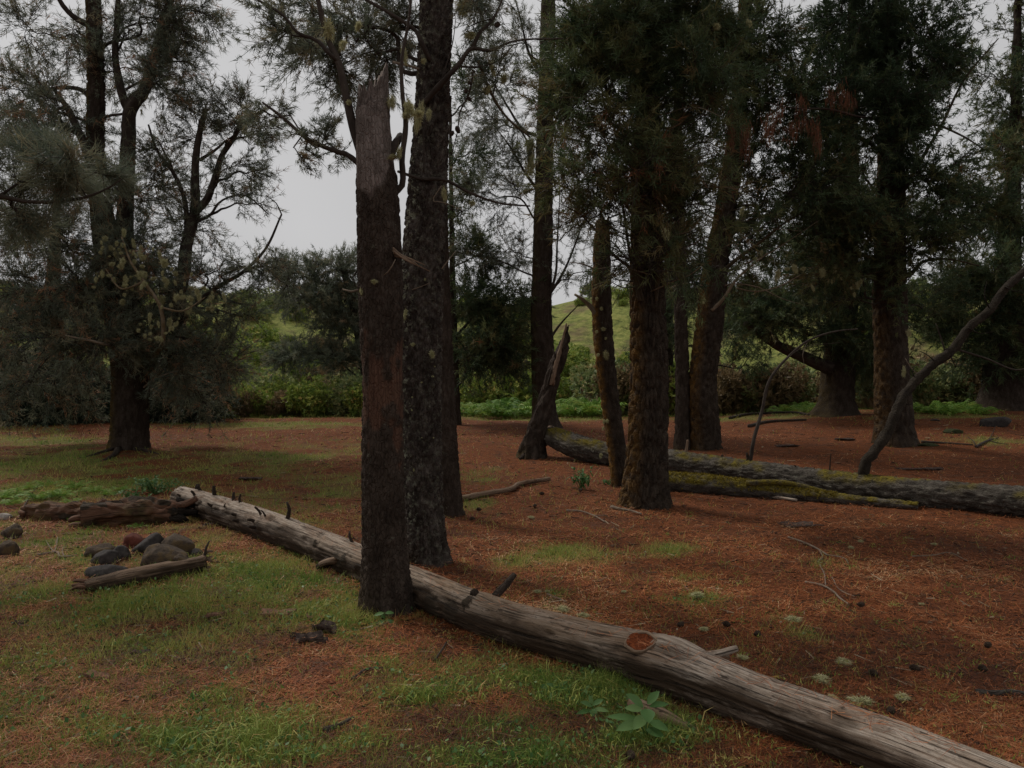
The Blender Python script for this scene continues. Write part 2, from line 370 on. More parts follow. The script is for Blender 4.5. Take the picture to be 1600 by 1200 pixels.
# ------------------------------------------------------------------ ground
GB = [  # where grass grows: px, py, rx, ry of the photograph, amount
 (480,1160,260,55,1.0),(800,1165,170,50,1.05),(640,1095,130,38,.8),(230,1160,200,45,.7),(930,1085,100,42,1.4),(990,1150,110,35,.9),(60,1180,120,30,.6),
 (430,905,150,38,1.05),(230,950,130,25,.75),(520,950,70,30,.9),(40,940,70,40,.55),(350,975,120,14,.4),(560,985,60,30,.9),(180,1010,60,18,.4),
 (60,725,120,22,1.1),(110,765,130,22,1.2),(60,800,70,12,.8),(420,715,100,9,.9),(420,664,140,6,1.0),(70,690,90,7,.8),(200,740,100,12,.7),(330,735,80,10,.5),
 (480,815,70,16,.55),(530,770,40,10,.6),(300,900,60,10,.5),(20,870,50,20,.5),
 (890,865,65,14,.95),(800,882,36,10,.7),(1040,862,50,12,.6),(1090,940,50,12,.6),(1260,1000,22,16,.8),(750,745,60,12,.45),(1190,960,40,10,.45),(1110,965,30,10,.4),
 (930,905,70,12,.35),(870,925,22,10,.6),(1080,905,30,8,.6),(740,790,30,10,.6),(1310,950,16,8,.6),(1290,880,40,8,.3),
 (1560,690,80,8,.6),(1470,650,110,9,.7),(1180,652,130,7,.8),(800,655,120,5,.9),(640,650,120,5,.9),(910,655,90,5,.9)]
_gb = []
for (a, b, rx, ry, w) in GB:
    c = gp(a, b); c1 = gp(a, b + ry); c2 = gp(a, max(b - ry, 648))
    _gb.append((c[0], c[1], rx / F * c[1], float(np.clip((c2[1] - c1[1]) / 2, .15, 1.1 if b < 680 else 3)), w))
def grassy(x, y):
    p = np.stack([x, y, 0 * x], -1).reshape(-1, 3)
    g = np.zeros(len(p)); xf = p[:, 0]; yf = p[:, 1]
    for (cx, cy, rx, ry, w) in _gb:
        g = np.maximum(g, w * np.exp(-0.75 * (((xf - cx) / rx) ** 2 + ((yf - cy) / ry) ** 2)))
    side = sstep(.25, -.35, (xf + .9) * .806 + (yf - 5.95) * .59)           # this side of the grey log
    g = np.maximum(g, .36 * side * sstep(1.2, 2.5, yf))
    g = np.maximum(g, .34 * sstep(-.4, -1.6, xf) * sstep(7, 9, yf) * (1 - sstep(15, 22, yf)))
    g = np.maximum(g, .07 * sstep(3.0, 1.0, xf) * (1 - side))
    g = np.maximum(g, 0.75 * sstep(25.5, 27, yf))
    n = fbm(p * 1.7, 21, 3); n2 = vnoise(p * 6.0, 31)
    n3 = vnoise(p * 2.6, 37)
    g = g * (0.2 + 1.6 * n) + (0.5 * (n2 - 0.5) + 0.7 * (n3 - .5)) * np.minimum(1, g * 2.5)
    return np.clip(g, 0, 1.2).reshape(np.shape(x))

xs = np.concatenate([-np.geomspace(300, 13, 26), np.linspace(-12.8, 12.8, 190), np.geomspace(13, 300, 26)])
ys = np.concatenate([-np.geomspace(120, 1, 16), np.linspace(-0.6, 1.2, 10), np.linspace(1.28, 9, 110), np.linspace(9.1, 28, 90), np.geomspace(28.6, 400, 40)])
X, Y = np.meshgrid(xs, ys); Z = zg(X, Y)
near = (sstep(1, 2.5, Y) * (1 - sstep(12, 20, Y))).ravel()
pn = np.stack([X.ravel(), Y.ravel(), 0 * X.ravel()], 1)
micro = (0.035 * (fbm(pn * 6, 41, 2) - 0.5)) * near
g = G(); nx = len(xs); ny = len(ys)
i = np.arange(ny - 1)[:, None] * nx; j = np.arange(nx - 1)[None]
Q = np.stack([i + j, i + j + 1, i + nx + j + 1, i + nx + j], 2).reshape(-1, 4)
g.add(np.stack([X.ravel(), Y.ravel(), Z.ravel() + micro], 1), None, Q, moss=np.clip(grassy(X, Y).ravel(), 0, 1))
m, nt, o = mat('forest_floor'); b = NB(nt)
v = b.n('ShaderNodeTexCoord').outputs['Object']
n1 = b.noise(v, 55, 6, 0.75); n2 = b.noise(v, 2.2, 5, 0.6); n3 = b.noise(v, 0.6, 3)
lit = b.ramp(n1, [(0.30, (0.024, 0.010, 0.006)), (0.5, (0.125, 0.041, 0.015)), (0.70, (0.31, 0.102, 0.034))])
lit = b.mix(b.maprange(b.noise(v, 9, 5, .7), 0.52, 0.66), lit, b.mix(n1, (0.02, 0.010, 0.006), (0.10, 0.042, 0.02)))
lit = b.mix(b.maprange(n2, 0.52, 0.70), lit, b.mix(n1, (0.04, 0.018, 0.011), (0.14, 0.06, 0.03)))
grs = b.ramp(n1, [(0.3, (0.05, 0.05, 0.014)), (0.55, (0.15, 0.13, 0.036)), (0.75, (0.24, 0.18, 0.06))])
col = b.mix(b.maprange(b.mth('ADD', b.attr('moss').outputs['Fac'], b.mth('MULTIPLY', b.mth('SUBTRACT', n2, 0.5), 0.6)), 0.2, 0.75), lit, grs)
b.bsdf(o, col, 0.95, b.bump(n1, 0.8, 0.02), 0.1)
M['ground'] = m
o = obj('ground', g, m, smooth=True); o['kind'] = 'structure'

# hill beyond the clearing
def zh(x, y):
    p = np.stack([np.ravel(x) * 0.07, np.ravel(y) * 0.07, 0 * np.ravel(x)], 1)
    h = -1.2 + 10.6 * sstep(34, 78, np.ravel(y)) + 2.2 * (fbm(p, 51, 3) - 0.5) * sstep(36, 60, np.ravel(y))
    h += 1.0 * sstep(2, 16, np.abs(np.ravel(x) + 3)) * sstep(45, 75, np.ravel(y))
    return h.reshape(np.shape(x))
hx = np.linspace(-130, 130, 160); hy = np.concatenate([np.linspace(33, 90, 60), np.geomspace(92, 330, 20)])
X, Y = np.meshgrid(hx, hy); g = G(); nx = len(hx); ny = len(hy)
i = np.arange(ny - 1)[:, None] * nx; j = np.arange(nx - 1)[None]
g.add(np.stack([X.ravel(), Y.ravel(), zh(X, Y).ravel()], 1), None, np.stack([i + j, i + j + 1, i + nx + j + 1, i + nx + j], 2).reshape(-1, 4))
m, nt, o = mat('hill_scrub'); b = NB(nt)
v = b.n('ShaderNodeTexCoord').outputs['Object']; n1 = b.noise(v, 1.6, 6, 0.7); n2 = b.noise(v, 0.22, 4)
c1 = b.ramp(n1, [(0.3, (0.08, 0.10, 0.03)), (0.5, (0.19, 0.21, 0.055)), (0.75, (0.36, 0.33, 0.11))])
c2 = b.ramp(n1, [(0.3, (0.07, 0.07, 0.03)), (0.7, (0.22, 0.17, 0.08))])
b.bsdf(o, b.mix(b.maprange(n2, 0.5, 0.62), c1, c2), 0.95, b.bump(n1, 1.0, 0.3), 0.1)
o = obj('hill', g, m, smooth=True); o['kind'] = 'structure'

# ------------------------------------------------------------------ trunks and trees
def flare(t, amt=0.5, h=0.35): return 1 + amt * np.exp(-t / h)
def bark_relief(seed, amp=0.02, fz=5.0, fr=16.0, moss_lit_side=0.0, moss_top=None, bare_fn=None, lobes=0.0, lich_side=0.0, mosstop=0.0, mossall=False):
    rng = np.random.default_rng(seed); ph = rng.uniform(0, 6.28, 4)
    def f(V, N, tc, s, th, r):
        p = np.stack([np.cos(th) * r * fr + seed, np.sin(th) * r * fr, s * fz], 1)
        p += 0.55 * (np.stack([vnoise(p * 0.7, seed + 1), vnoise(p * 0.7, seed + 2), vnoise(p * 0.7, seed + 3)], 1) - 0.5)
        f1, f2 = voro(p, seed)
        plate = sstep(0.02, 0.30, f2 - f1)
        fine = fbm(p * 3.1, seed + 9, 2)
        d = amp * (plate * (0.7 + 0.6 * fine) - 0.75) + r * 0.10 * (vnoise(np.stack([np.cos(th) * 1.2, np.sin(th) * 1.2, s * 0.9], 1), seed + 5) - 0.5)
        a = {}
        if bare_fn is not None:
            ba = bare_fn(s, th, V); a['bare'] = ba; a['grey'] = sstep(2.4, 3.2, V[:, 2])
            d = d * (1 - ba) + ba * (-amp * 0.75 + 0.004 * (vnoise(np.stack([np.cos(th) * 9, np.sin(th) * 9, s * 1.5], 1), seed + 6) - 0.5))
        if lobes:
            lb = 0.5 + 0.5 * np.cos(th * 5 + ph[0]) * np.cos(th * 3 + ph[1])
            d = d + lobes * r * lb * np.exp(-s / 0.22)
        nn = fbm(V * 2.1, seed + 11, 3)
        mo = np.zeros(len(V))
        if moss_lit_side: mo = np.clip(moss_lit_side * sstep(-0.1, 0.9, -N[:, 0] + 0.25 * N[:, 1]) * (0.3 + 1.4 * nn), 0, 1)  # moss on left-facing bark, also carrying its lit orange-brown side in the colour
        if mosstop: mo = np.maximum(mo, np.clip(mosstop * sstep(0.0 if mossall else 0.1, 0.8, N[:, 2]) * (sstep(0.25, 0.4, nn) if mossall else sstep(0.42, 0.56, nn)), 0, 1))
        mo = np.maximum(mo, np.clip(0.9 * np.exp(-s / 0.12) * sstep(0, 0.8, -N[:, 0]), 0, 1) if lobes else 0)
        a['moss'] = mo
        a['lich'] = np.clip(0.25 + lich_side * sstep(0.0, 0.9, -N[:, 0]), 0, 1)
        return d, a
    return f

def limb_path(p0, p1, rng, arch=0.12, jit=0.05, n=7):
    t = np.linspace(0, 1, n)[:, None]; L_ = np.linalg.norm(p1 - p0)
    P = p0 + (p1 - p0) * t + np.array([0, 0, 1.0]) * (arch * L_ * np.sin(np.pi * t))
    j = rng.normal(size=(n, 3)) * jit * L_ * 0.4; j[0] = 0; j = j * np.minimum(1, t * 4)
    return P + j

def crown(t_obj, trunkP, trunkR, D, blobs, rng, needle_mat='needle', ln=0.14, w=0.010, K=8, m=5, bmin=1.5, sub=13, sprigL=(0.35, 0.8),
          twig_r=0.004, up=0.15, droop=0.1, dead=0.0, twig_mat='twig', arch=0.1, limb_r=1.0, dens=1.0):
    gt = G(); gn = G()
    zs = trunkP[:, 2]
    for bl in blobs:
        px, py, rx, ry, dD, rd, n = bl[:7]; opt = bl[7] if len(bl) > 7 else {}
        c = at(px, py, D + dD); s = (D + dD) / F
        rad = np.array([rx * s, rd, ry * s])
        if 'frm' in opt:
            p0 = at(*opt['frm'], D + opt.get('frmD', 0)); r0 = opt.get('r', 0.03)
        else:
            hd = np.hypot(*(c[:2] - trunkP[np.argmin(abs(zs - c[2])), :2]))
            z0 = np.clip(c[2] - 0.45 * hd - rng.uniform(0, 0.3) * rad[2], bmin, zs[-1] - 0.05)
            k = np.argmin(abs(zs - z0)); p0 = trunkP[k]; r0 = min(trunkR[k] * 0.5, 0.014 + 0.011 * np.linalg.norm(c - p0))
        r0 *= limb_r
        far = c + unit(np.array([c[0] - p0[0], c[1] - p0[1], 0.3 * (c[2] - p0[2])])) * rad.mean() * 0.5
        P = limb_path(p0, far, rng, arch=opt.get('arch', arch), jit=0.09, n=9)
        R = np.linspace(r0, max(0.005, r0 * 0.22), 9)
        gl = G(); tube(gl, P, R, 6, step=0.12)
        obj('branch', gl, M[twig_mat], t_obj, smooth=True)
        n = int(n * dens * (.5 if py < -55 else 1)); ns = max(2, int(n / sub)); u = unit(rng.normal(size=(ns, 3))) * (rng.uniform(0.15, 1, (ns, 1)) ** 0.45)
        S = c + u * rad
        Pd, Rd, _ = resample(P, R, 0.1)
        lo = int(len(Pd) * 0.4)
        dist = np.linalg.norm(S[:, None] - Pd[None, lo:], axis=2) + np.arange(len(Pd) - lo)[None] * 0.02
        kk = lo + np.argmin(dist, 1); kk = np.maximum(lo, kk - (0.35 * np.linalg.norm(S - Pd[kk], axis=1) / 0.1).astype(int))
        B0 = Pd[kk]; tt = np.linspace(0, 1, 6)[None, :, None]
        dl = np.linalg.norm(S - B0, axis=1)[:, None, None]
        P2 = B0[:, None] + (S - B0)[:, None] * tt + np.array([0, 0, 1.0]) * 0.10 * dl * np.sin(np.pi * tt) * rng.normal(0.4, 1.0, (ns, 1, 1))
        P2[:, 1:] += rng.normal(size=(ns, 5, 3)) * 0.035 * dl
        r2 = (0.004 + 0.0055 * dl[:, :, 0]) * np.linspace(1, 0.3, 6)[None]
        thin_tubes(gt, P2, r2)
        # sprigs
        per = max(1, int(round(n / ns))); q = rng.integers(0, ns, ns * per); tq = rng.uniform(0.25, 1.0, len(q)) * 5
        k0 = np.clip(tq.astype(int), 0, 4); fr_ = (tq - k0)[:, None]
        B = P2[q, k0] * (1 - fr_) + P2[q, k0 + 1] * fr_; dd = unit(P2[q, k0 + 1] - P2[q, k0])
        d = unit(dd * 0.8 + rng.normal(size=B.shape) * 0.6 + np.array([0, 0, up]))
        Ls = rng.uniform(*sprigL, (len(q), 1)) * opt.get('ls', 1.0)
        T = np.stack([B, B + d * Ls * 0.5 + rng.normal(size=B.shape) * 0.02, B + d * Ls + np.array([0, 0, -droop]) * Ls], 1)
        thin_tubes(gt, T[:, [0, 2]], np.array([[twig_r * 1.6, twig_r * 0.7]]) * np.ones((len(q), 1)))
        if opt.get('bare'): 
            keep = rng.uniform(size=len(q)) > opt['bare']; T = T[keep]; 
        if len(T):
            f = np.linspace(0.3, 1.0, m); tp = rng.uniform(0, 1, len(T)); ct = np.clip(opt.get('tint', 0) + rng.normal(0.42, 0.2, len(T)), 0, 0.88)
            ct = np.where(tp < max(dead, opt.get('dead', 0)), rng.uniform(0.9, 1, len(T)), ct)
            for x in f:
                x = np.clip(x + rng.normal(size=len(T)) * 0.06, 0.2, 1)[:, None]
                C = np.where(x < 0.5, T[:, 0] + (T[:, 1] - T[:, 0]) * x * 2, T[:, 1] + (T[:, 2] - T[:, 1]) * (x * 2 - 1))
                needles(gn, C, unit(T[:, 2] - T[:, 0]), rng, K, ln, w, droop=opt.get('nd', droop), tint=np.clip(ct + rng.normal(size=len(T)) * 0.04, 0, 1))
    if gt.n: obj('twigs', gt, M[twig_mat], t_obj, kind='stuff')
    if gn.n: obj('needles', gn, M[needle_mat], t_obj, kind='stuff')

def trunk_pts(spec, base, D):
    P = []; R = []
    for k, s in enumerate(spec):
        px, py, w = s[:3]; dd = s[3] if len(s) > 3 else 0
        p = at(px, py, D + dd)
        if k == 0: p = np.array([p[0], D, base[2] - 0.12])
        P.append(p); R.append(w / 2 / F * (D + dd))
    return np.array(P), np.array(R)
LICHEN_MESH = []
def lichen_meshes():
    if not LICHEN_MESH:
        for s in range(3):
            r = np.random.default_rng(900 + s); g = G()
            n = 150; u = unit(r.normal(size=(n, 3))); C = u * 0.25 * r.uniform(0.2, 1, (n, 1)) * np.array([1, 1, 1.2])
            needles(g, C * 2.1, u, r, 4, 0.5, 0.06, spread=1.1, droop=0.3)
            LICHEN_MESH.append(g.mesh('lichen_tuft', M['lichen']))
    return LICHEN_MESH
def lichen_on(parent, pts, rng):
    ms = lichen_meshes(); b0 = np.array(parent.location)
    for (p, s) in pts:
        o = bpy.data.objects.new('lichen_tuft', ms[rng.integers(0, 3)]); COL.objects.link(o); o.parent = parent
        o.location = p - b0; o.scale = (s * rng.uniform(.5, 1.4), s * rng.uniform(.6, 1.2), s * rng.uniform(.5, 1.9)); o.rotation_euler = (rng.uniform(-.3, .3), rng.uniform(-.3, .3), rng.uniform(0, 6.28))
def pine(label, spec, seed, blobs=(), D=None, mtl='bark', sides=48, step=0.035, amp=0.02, fz=5, fr=16, fl=0.45, lobes=0.35, rel=None, group=None, name='pine_tree', cat='tree', capped=True, post=None, **ck):
    base = gp(spec[0][0], spec[0][1]); r0 = spec[0][2] / 2 / F * base[1]
    Dt = (D if D else base[1] + r0) ; X0 = (spec[0][0] - 800) / F * Dt
    base = np.array([X0, Dt, float(zg(X0, Dt))])
    t = empty(name, base, label, cat, group)
    P, R = trunk_pts(spec, base, Dt)
    Pd, Rd, td = resample(P, R, step); zc = CAM_H + 0.53 * Dt
    kk = (Pd[:, 2] < zc) | (np.arange(len(Pd)) % 6 == 0); kk[-1] = True
    Pd, Rd, td = Pd[kk], Rd[kk], td[kk]; Rd = Rd * flare(td, fl * 0.5, 0.25)
    gk = G(); tube(gk, Pd, Rd, sides, cap=capped, relief=bark_relief(seed, amp, fz, fr, lobes=lobes, **(rel or {})))
    if post: post(gk, sides)
    obj('trunk', gk, M[mtl], t, smooth=True)
    rng = np.random.default_rng(seed)
    if len(blobs): crown(t, Pd, Rd, Dt, blobs, rng, **ck)
    return t, Pd, Rd, Dt, rng
def bare_branch(t, pts, r0, r1, mtl='twig', step=0.05, name='branch', moss=0.0, seed=1, sides=7, bump=0.12):
    g = G()
    def rl(V, N, tc, s, th, r): return bump * r * 2 * (fbm(V * 18, seed, 2) - 0.5), {'moss': np.full(len(V), moss)}
    P = np.array(pts, float)
    if len(P) > 2: P[1:-1] += np.random.default_rng(seed).normal(size=P[1:-1].shape) * 0.01
    tube(g, P, np.linspace(r0, r1, len(P)), sides, step=step, relief=rl)
    return obj(name, g, M[mtl], t, smooth=True)

def ragged_top(gk, sides):
    V = gk.V[0].reshape(-1, sides, 3); n = len(V); z0 = V[-1, :, 2].mean(); c = V[-1].mean(0)
    th = np.arctan2(V[-1, :, 1] - c[1], V[-1, :, 0] - c[0]); q = np.stack([np.cos(th) * 3, np.sin(th) * 3, 0 * th], 1)
    h = -.20 + .15 * np.clip(np.cos(th - .5), -.2, 1) + .16 * (fbm(q, 15, 2) - .4) + .10 * (vnoise(q * 4, 16) - .5)
    w = sstep(z0 - .45, z0, V[:, :, 2]); V[:, :, 2] += w * h[None]
    V = V.reshape(-1, 3); inner = (V.reshape(n, sides, 3)[-1] - c) * [.55, .55, 1] + c - [0, 0, .10]
    deep = (V.reshape(n, sides, 3)[-1] - c) * [.1, .1, 0] + c - [0, 0, .32]
    gk.V[0] = V; j = np.arange(sides); j2 = (j + 1) % sides; a = (n - 1) * sides; b0 = n * sides; b1 = b0 + sides
    gk.add(np.vstack([inner, deep]), None, np.vstack([np.stack([a + j, a + j2, b0 + j2, b0 + j], 1), np.stack([b0 + j, b0 + j2, b1 + j2, b1 + j], 1)]) - gk.n, tc=np.tile(gk.A['tc'][-1][-sides:], (2, 1)), bare=1.0, grey=.4)
# ---- broken snag in front of the grey log
def snag_bare(s, th, V):
    z = V[:, 2]; n = fbm(V * np.array([9, 9, 2.5]), 77, 3) - 0.5; left = -np.cos(th) * 0
    a = sstep(3.05, 3.12, z + n * 0.6 - .9 * (V[:, 0] + .93) + 0.10 * np.sign(V[:, 0] + 0.93) * 0)           # stripped top
    b_ = sstep(1.16, 1.24, z + n * 0.8 + .5 * (V[:, 0] + .88)) * (1 - sstep(1.84, 1.96, z + n * 0.9 - .5 * (V[:, 0] + .88)))         # stripped red band
    scal = sstep(0.50, 0.60, fbm(V * np.array([14, 14, 12]), 78, 3))
    return np.clip(np.maximum(a * (1 - .35 * scal), b_ * (1 - 0.9 * scal)), 0, 1)
t1, P1, R1, D1, r1 = pine('dead broken pine trunk with bare reddish bands, in front of the grey fallen log',
    [(604,966,72),(602,900,70),(598,760,66),(598,600,65),(594,430,70),(589,300,66),(583,200,58),(583,92,50)], 11, capped=False, post=ragged_top,
    mtl='bark', sides=96, step=0.018, amp=0.013, fz=15, fr=30, fl=0.45, lobes=0.5, rel=dict(bare_fn=snag_bare, lich_side=0.2), name='dead_pine_trunk', cat='tree trunk')
s = lambda px, py, dd=0: at(px, py, D1 + dd)
bare_branch(t1, [s(572,262), s(556,215), s(545,150), s(528,95), s(514,62), s(500,10), s(488,-40)], 0.036, 0.014, seed=2)
bare_branch(t1, [s(528,95), s(512,88), s(495,62), s(470,50), s(440,28), s(385,-10)], 0.016, 0.008, seed=3)
bare_branch(t1, [s(566,262), s(545,246), s(520,236), s(480,212), s(440,186), s(410,160)], 0.022, 0.008, seed=4)
bare_branch(t1, [s(602,262), s(618,230), s(626,212,.1)], 0.034, 0.026, seed=5, name='branch_stub')
bare_branch(t1, [s(600,305), s(622,288), s(628,250), s(632,190), s(628,150), s(629,100), s(636,30), s(645,-40)], 0.026, 0.008, seed=6)
bare_branch(t1, [s(562,453), s(548,455), s(535,452)], 0.010, 0.005, 'twig_pale', seed=7, name='branch_stub')
for q, (e, f, ra) in enumerate([((672,424),0,.016),((664,414),-.03,.012),((655,416),.03,.014)]): bare_branch(t1, [s(614,390 + 4 * q,-.10), s(638,402 + 3 * q,-.18 + f), s(*e,-.26 + f)], ra, .003, 'wood_brown', seed=8 + 30 * q, name='splinter', bump=0.5)
bare_branch(t1, [s(560,420), s(553,432), s(555,448)], 0.006, 0.003, seed=9, name='branch_stub')
bare_branch(t1, [s(600,430,-.15), s(612,420,-.2), s(618,405,-.22)], 0.005, 0.003, 'twig_pale', seed=10, name='branch_stub')
rng = np.random.default_rng(5)
crown(t1, P1, R1, D1, [(455,45,70,45,.3,.35,110,{'frm':(528,95),'r':.01}),(480,225,60,40,.2,.35,70,{'frm':(545,246),'r':.008}),(420,175,40,30,.2,.3,40,{'frm':(480,212),'r':.006})], rng,
      'needle_grey', ln=0.055, w=0.0055, K=8, m=5, sprigL=(0.08, 0.2), twig_r=0.0018, sub=9)
lichen_on(t1, [(s(513,45,-.03),.055),(s(560,40,-.05),.05),(s(536,70),.04),(s(545,160,-.04),.035),(s(563,208,-.03),.03),(s(615,245,-.1),.05),(s(624,238,-.1),.045),(s(585,440,-.17),.035),(s(565,455,-.1),.03),(s(612,160,-.05),.055),(s(640,172,-.05),.075),(s(634,180,-.05),.06),(s(655,178,-.05),.05)], rng)

# ---- tall scaly pine right behind the log
t2, P2_, R2_, D2, r2 = pine('tall scaly-barked pine with pale lichen, just behind the grey fallen log',
    [(668,884,60),(664,820,58),(658,700,67),(656,560,68),(660,430,66),(668,300,60),(676,150,54),(682,0,52),(690,-300,46,.1),(700,-800,36,.3),(712,-1500,18,.5)], 12,
    blobs=[(560,95,70,40,.6,.5,140,{'frm':(665,95),'r':.02}),(615,40,55,45,.6,.5,110),(500,110,50,35,.8,.5,90,{'frm':(560,60),'r':.01}),(520,20,90,50,.5,.8,170,{'frm':(690,130)}),(600,-60,120,60,0,.8,160),(740,-40,60,60,.3,.6,110),(560,-350,250,150,.5,1.4,300,{'ls':1.5}),(820,-400,220,150,.5,1.4,260,{'ls':1.5}),(700,-900,300,300,0,2,420,{'ls':2.2}),(690,-1400,180,250,0,1.2,240,{'ls':2})],
    mtl='bark_scaly', sides=108, step=0.019, amp=0.024, fz=13, fr=26, fl=0.4, lobes=0.5, rel=dict(lich_side=1.0), needle_mat='needle_grey', ln=0.09, w=0.007, sprigL=(.2,.4), twig_r=0.0025, bmin=4.4)
s = lambda px, py, dd=0: at(px, py, D2 + dd)
bare_branch(t2, [s(662,162,-.17), s(690,125,-.3), s(715,98,-.35), s(738,76,-.35), s(760,80,-.3), s(800,70,-.2), s(880,60,0)], 0.030, 0.006, seed=21)
bare_branch(t2, [s(738,76,-.35), s(752,50,-.35), s(768,30,-.3), s(782,0,-.2), s(790,-40,0)], 0.018, 0.006, seed=22)
bare_branch(t2, [s(715,104,-.35), s(750,104,-.35), s(780,92,-.3), s(803,70,-.3)], 0.010, 0.004, seed=23)
bare_branch(t2, [s(748,95,-.33), s(755,120,-.3), s(770,150,-.25), s(790,185,-.2), s(828,214,-.1)], 0.018, 0.008, seed=24, moss=.3)
bare_branch(t2, [s(740,110,-.33), s(732,145,-.3), s(722,180,-.3), s(714,205,-.28), s(706,240,-.25)], 0.009, 0.004, seed=25)
bare_branch(t2, [s(672,95,-.15), s(660,65,-.2), s(648,48,-.2), s(620,30,-.2), s(570,0,-.1), s(545,-20,0)], 0.024, 0.012, seed=26)
bare_branch(t2, [s(660,280,-.17), s(690,282,-.22), s(735,300,-.2), s(780,316,-.1), s(828,322,0)], 0.018, 0.007, 'twig', seed=27)
bare_branch(t2, [s(622,268,-.05), s(640,273,-.15), s(662,281,-.18)], 0.012, 0.016, seed=28)
bare_branch(t2, [s(662,270,-.19), s(663,225,-.2), s(660,185,-.18)], 0.007, 0.005, seed=29)
bare_branch(t2, [s(690,290,-.2), s(674,312,-.22), s(690,320,-.25), s(722,328,-.2)], 0.005, 0.003, 'twig_pale', seed=30)
bare_branch(t2, [s(625,455,-.05), s(650,452,-.2), s(672,442,-.25)], 0.005, 0.003, 'twig_pale', seed=31)
bare_branch(t2, [s(614,97,-.05), s(640,103,-.1), s(655,108,-.12)], 0.012, 0.010, 'twig_pale', seed=32)
bare_branch(t2, [s(690,420,-.1), s(702,405,-.05), s(712,392,0)], 0.007, 0.003, 'twig_pale', seed=33)
bare_branch(t2, [s(690,125,-.3), s(708,70,-.25), s(712,30,-.2)], 0.006, 0.003, seed=34)
crown(t2, P2_, R2_, D2, [(775,120,50,50,-.2,.3,60,{'frm':(770,150),'r':.006,'frmD':-.25}),(745,40,40,40,-.2,.3,50,{'frm':(768,30),'r':.006,'frmD':-.3})], rng, 'needle_grey', ln=0.06, w=0.006, sprigL=(.1,.25), twig_r=0.0018, sub=8)
lichen_on(t2, [(s(662,95,-.2),.06),(s(632,85,-.2),.07),(s(643,170,-.25),.06),(s(655,182,-.28),.10),(s(670,178,-.3),.06),(s(735,55,-.3),.08),(s(770,108,-.3),.05),(s(628,540,-.13),.05),(s(645,538,-.2),.045),(s(675,553,-.2),.045),(s(634,490,-.15),.04),(s(625,583,-.08),.045),(s(724,10,-.2),.09),(s(738,318,-.2),.06),(s(788,122,-.2),.06),(s(694,303,-.2),.05),(s(760,140,-.3),.05)]
   + [(s(622+r2.uniform(0,62),430+r2.uniform(0,330),-.19),r2.uniform(.010,.020)) for _ in range(16)], r2)
# cones on the branches
CONE = None
def cone_mesh():
    global CONE
    if CONE is None:
        g = G(); nr, nsd = 11, 16; t = np.linspace(0, 1, nr)
        prof = np.sin(np.pi * (0.06 + 0.9 * t)) ** 0.7 * 0.5 * (1 - 0.25 * t)
        th = np.linspace(0, 2 * np.pi, nsd, endpoint=False)
        r = prof[:, None] * (1 + 0.16 * np.cos(th[None] * 8 + (np.arange(nr)[:, None] % 2) * np.pi))
        V = np.stack([r * np.cos(th), r * np.sin(th), np.broadcast_to((t * 1.5 - 0.1)[:, None], r.shape)], 2).reshape(-1, 3)
        i = np.arange(nr - 1)[:, None] * nsd; j = np.arange(nsd)[None]; j2 = (j + 1) % nsd
        g.add(V, None, np.stack([i + j, i + j2, i + nsd + j2, i + nsd + j], 2).reshape(-1, 4)); CONE = g.mesh('pine_cone', M['cone'])
    return CONE
def cone_at(p, s, rot, parent=None):
    o = bpy.data.objects.new('pine_cone', cone_mesh()); COL.objects.link(o); o.scale = (s, s, s); o.rotation_euler = rot
    if parent is not None: o.parent = parent; o.location = p - np.array(parent.location)
    else: o.location = p
    return o
for (px, py, sz) in [(779,36,.05),(729,140,.04),(731,152,.035),(713,198,.045),(708,205,.035),(735,128,.03)]:
    cone_at(s(px, py, -.3), sz, (math.pi * .8, .4, px), t2)

# ---- slim trunk behind it
t3, *_ = pine('straight pine trunk half hidden behind the tall scaly pine',
    [(703,808,38),(699,720,36),(693,600,33),(688,450,31),(684,300,29),(680,100,27),(676,-100,24),(672,-600,14)], 13,
    blobs=[(690,-250,160,90,1,1,200,{'ls':1.3}),(600,-500,160,120,1,1.2,200,{'ls':1.6}),(760,-520,160,120,1,1.2,200,{'ls':1.6})], mtl='bark', sides=60, step=0.025, amp=0.016, fz=9, fr=20, fl=0.3, rel=dict(lich_side=.6, moss_lit_side=.35), needle_mat='needle_grey', w=0.010, bmin=5)

# ---- dark pine at the back, with hanging lichen
t4, P4, R4, D4, r4 = pine('tall dark pine at the back whose foot stands behind a leaning broken stump',
    [(852,671,44),(850,640,38),(848,560,36),(846,480,34),(848,400,31),(850,280,28),(853,150,25),(857,0,23),(860,-150,18),(864,-420,8)], 14,
    blobs=[(790,60,55,55,0,1.5,170),(770,190,60,55,-.5,1.5,190),(905,70,45,60,0,1.2,150),(900,170,40,45,0,1.2,110),(765,300,55,50,-.5,1.4,150),(800,255,45,35,0,1.2,90),(890,235,35,25,0,1,70),(805,395,55,40,0,1.3,110),(890,360,35,40,0,1,70),(905,430,45,35,0,1,60),(760,400,40,35,0,1,70),
           (800,-80,90,80,0,2,220,{'ls':1.3}),(910,-80,80,80,0,2,200,{'ls':1.3}),(860,-260,120,120,0,2.2,300,{'ls':1.6}),(855,130,40,140,-.6,.6,100)],
    mtl='bark', sides=40, step=0.05, amp=0.02, fz=4, fr=9, fl=0.5, rel=dict(moss_lit_side=.3), needle_mat='needle_grey', ln=0.15, w=0.013, K=6, sprigL=(.35,.75), bmin=3.2, sub=10)
s = lambda px, py, dd=0: at(px, py, D4 + dd)
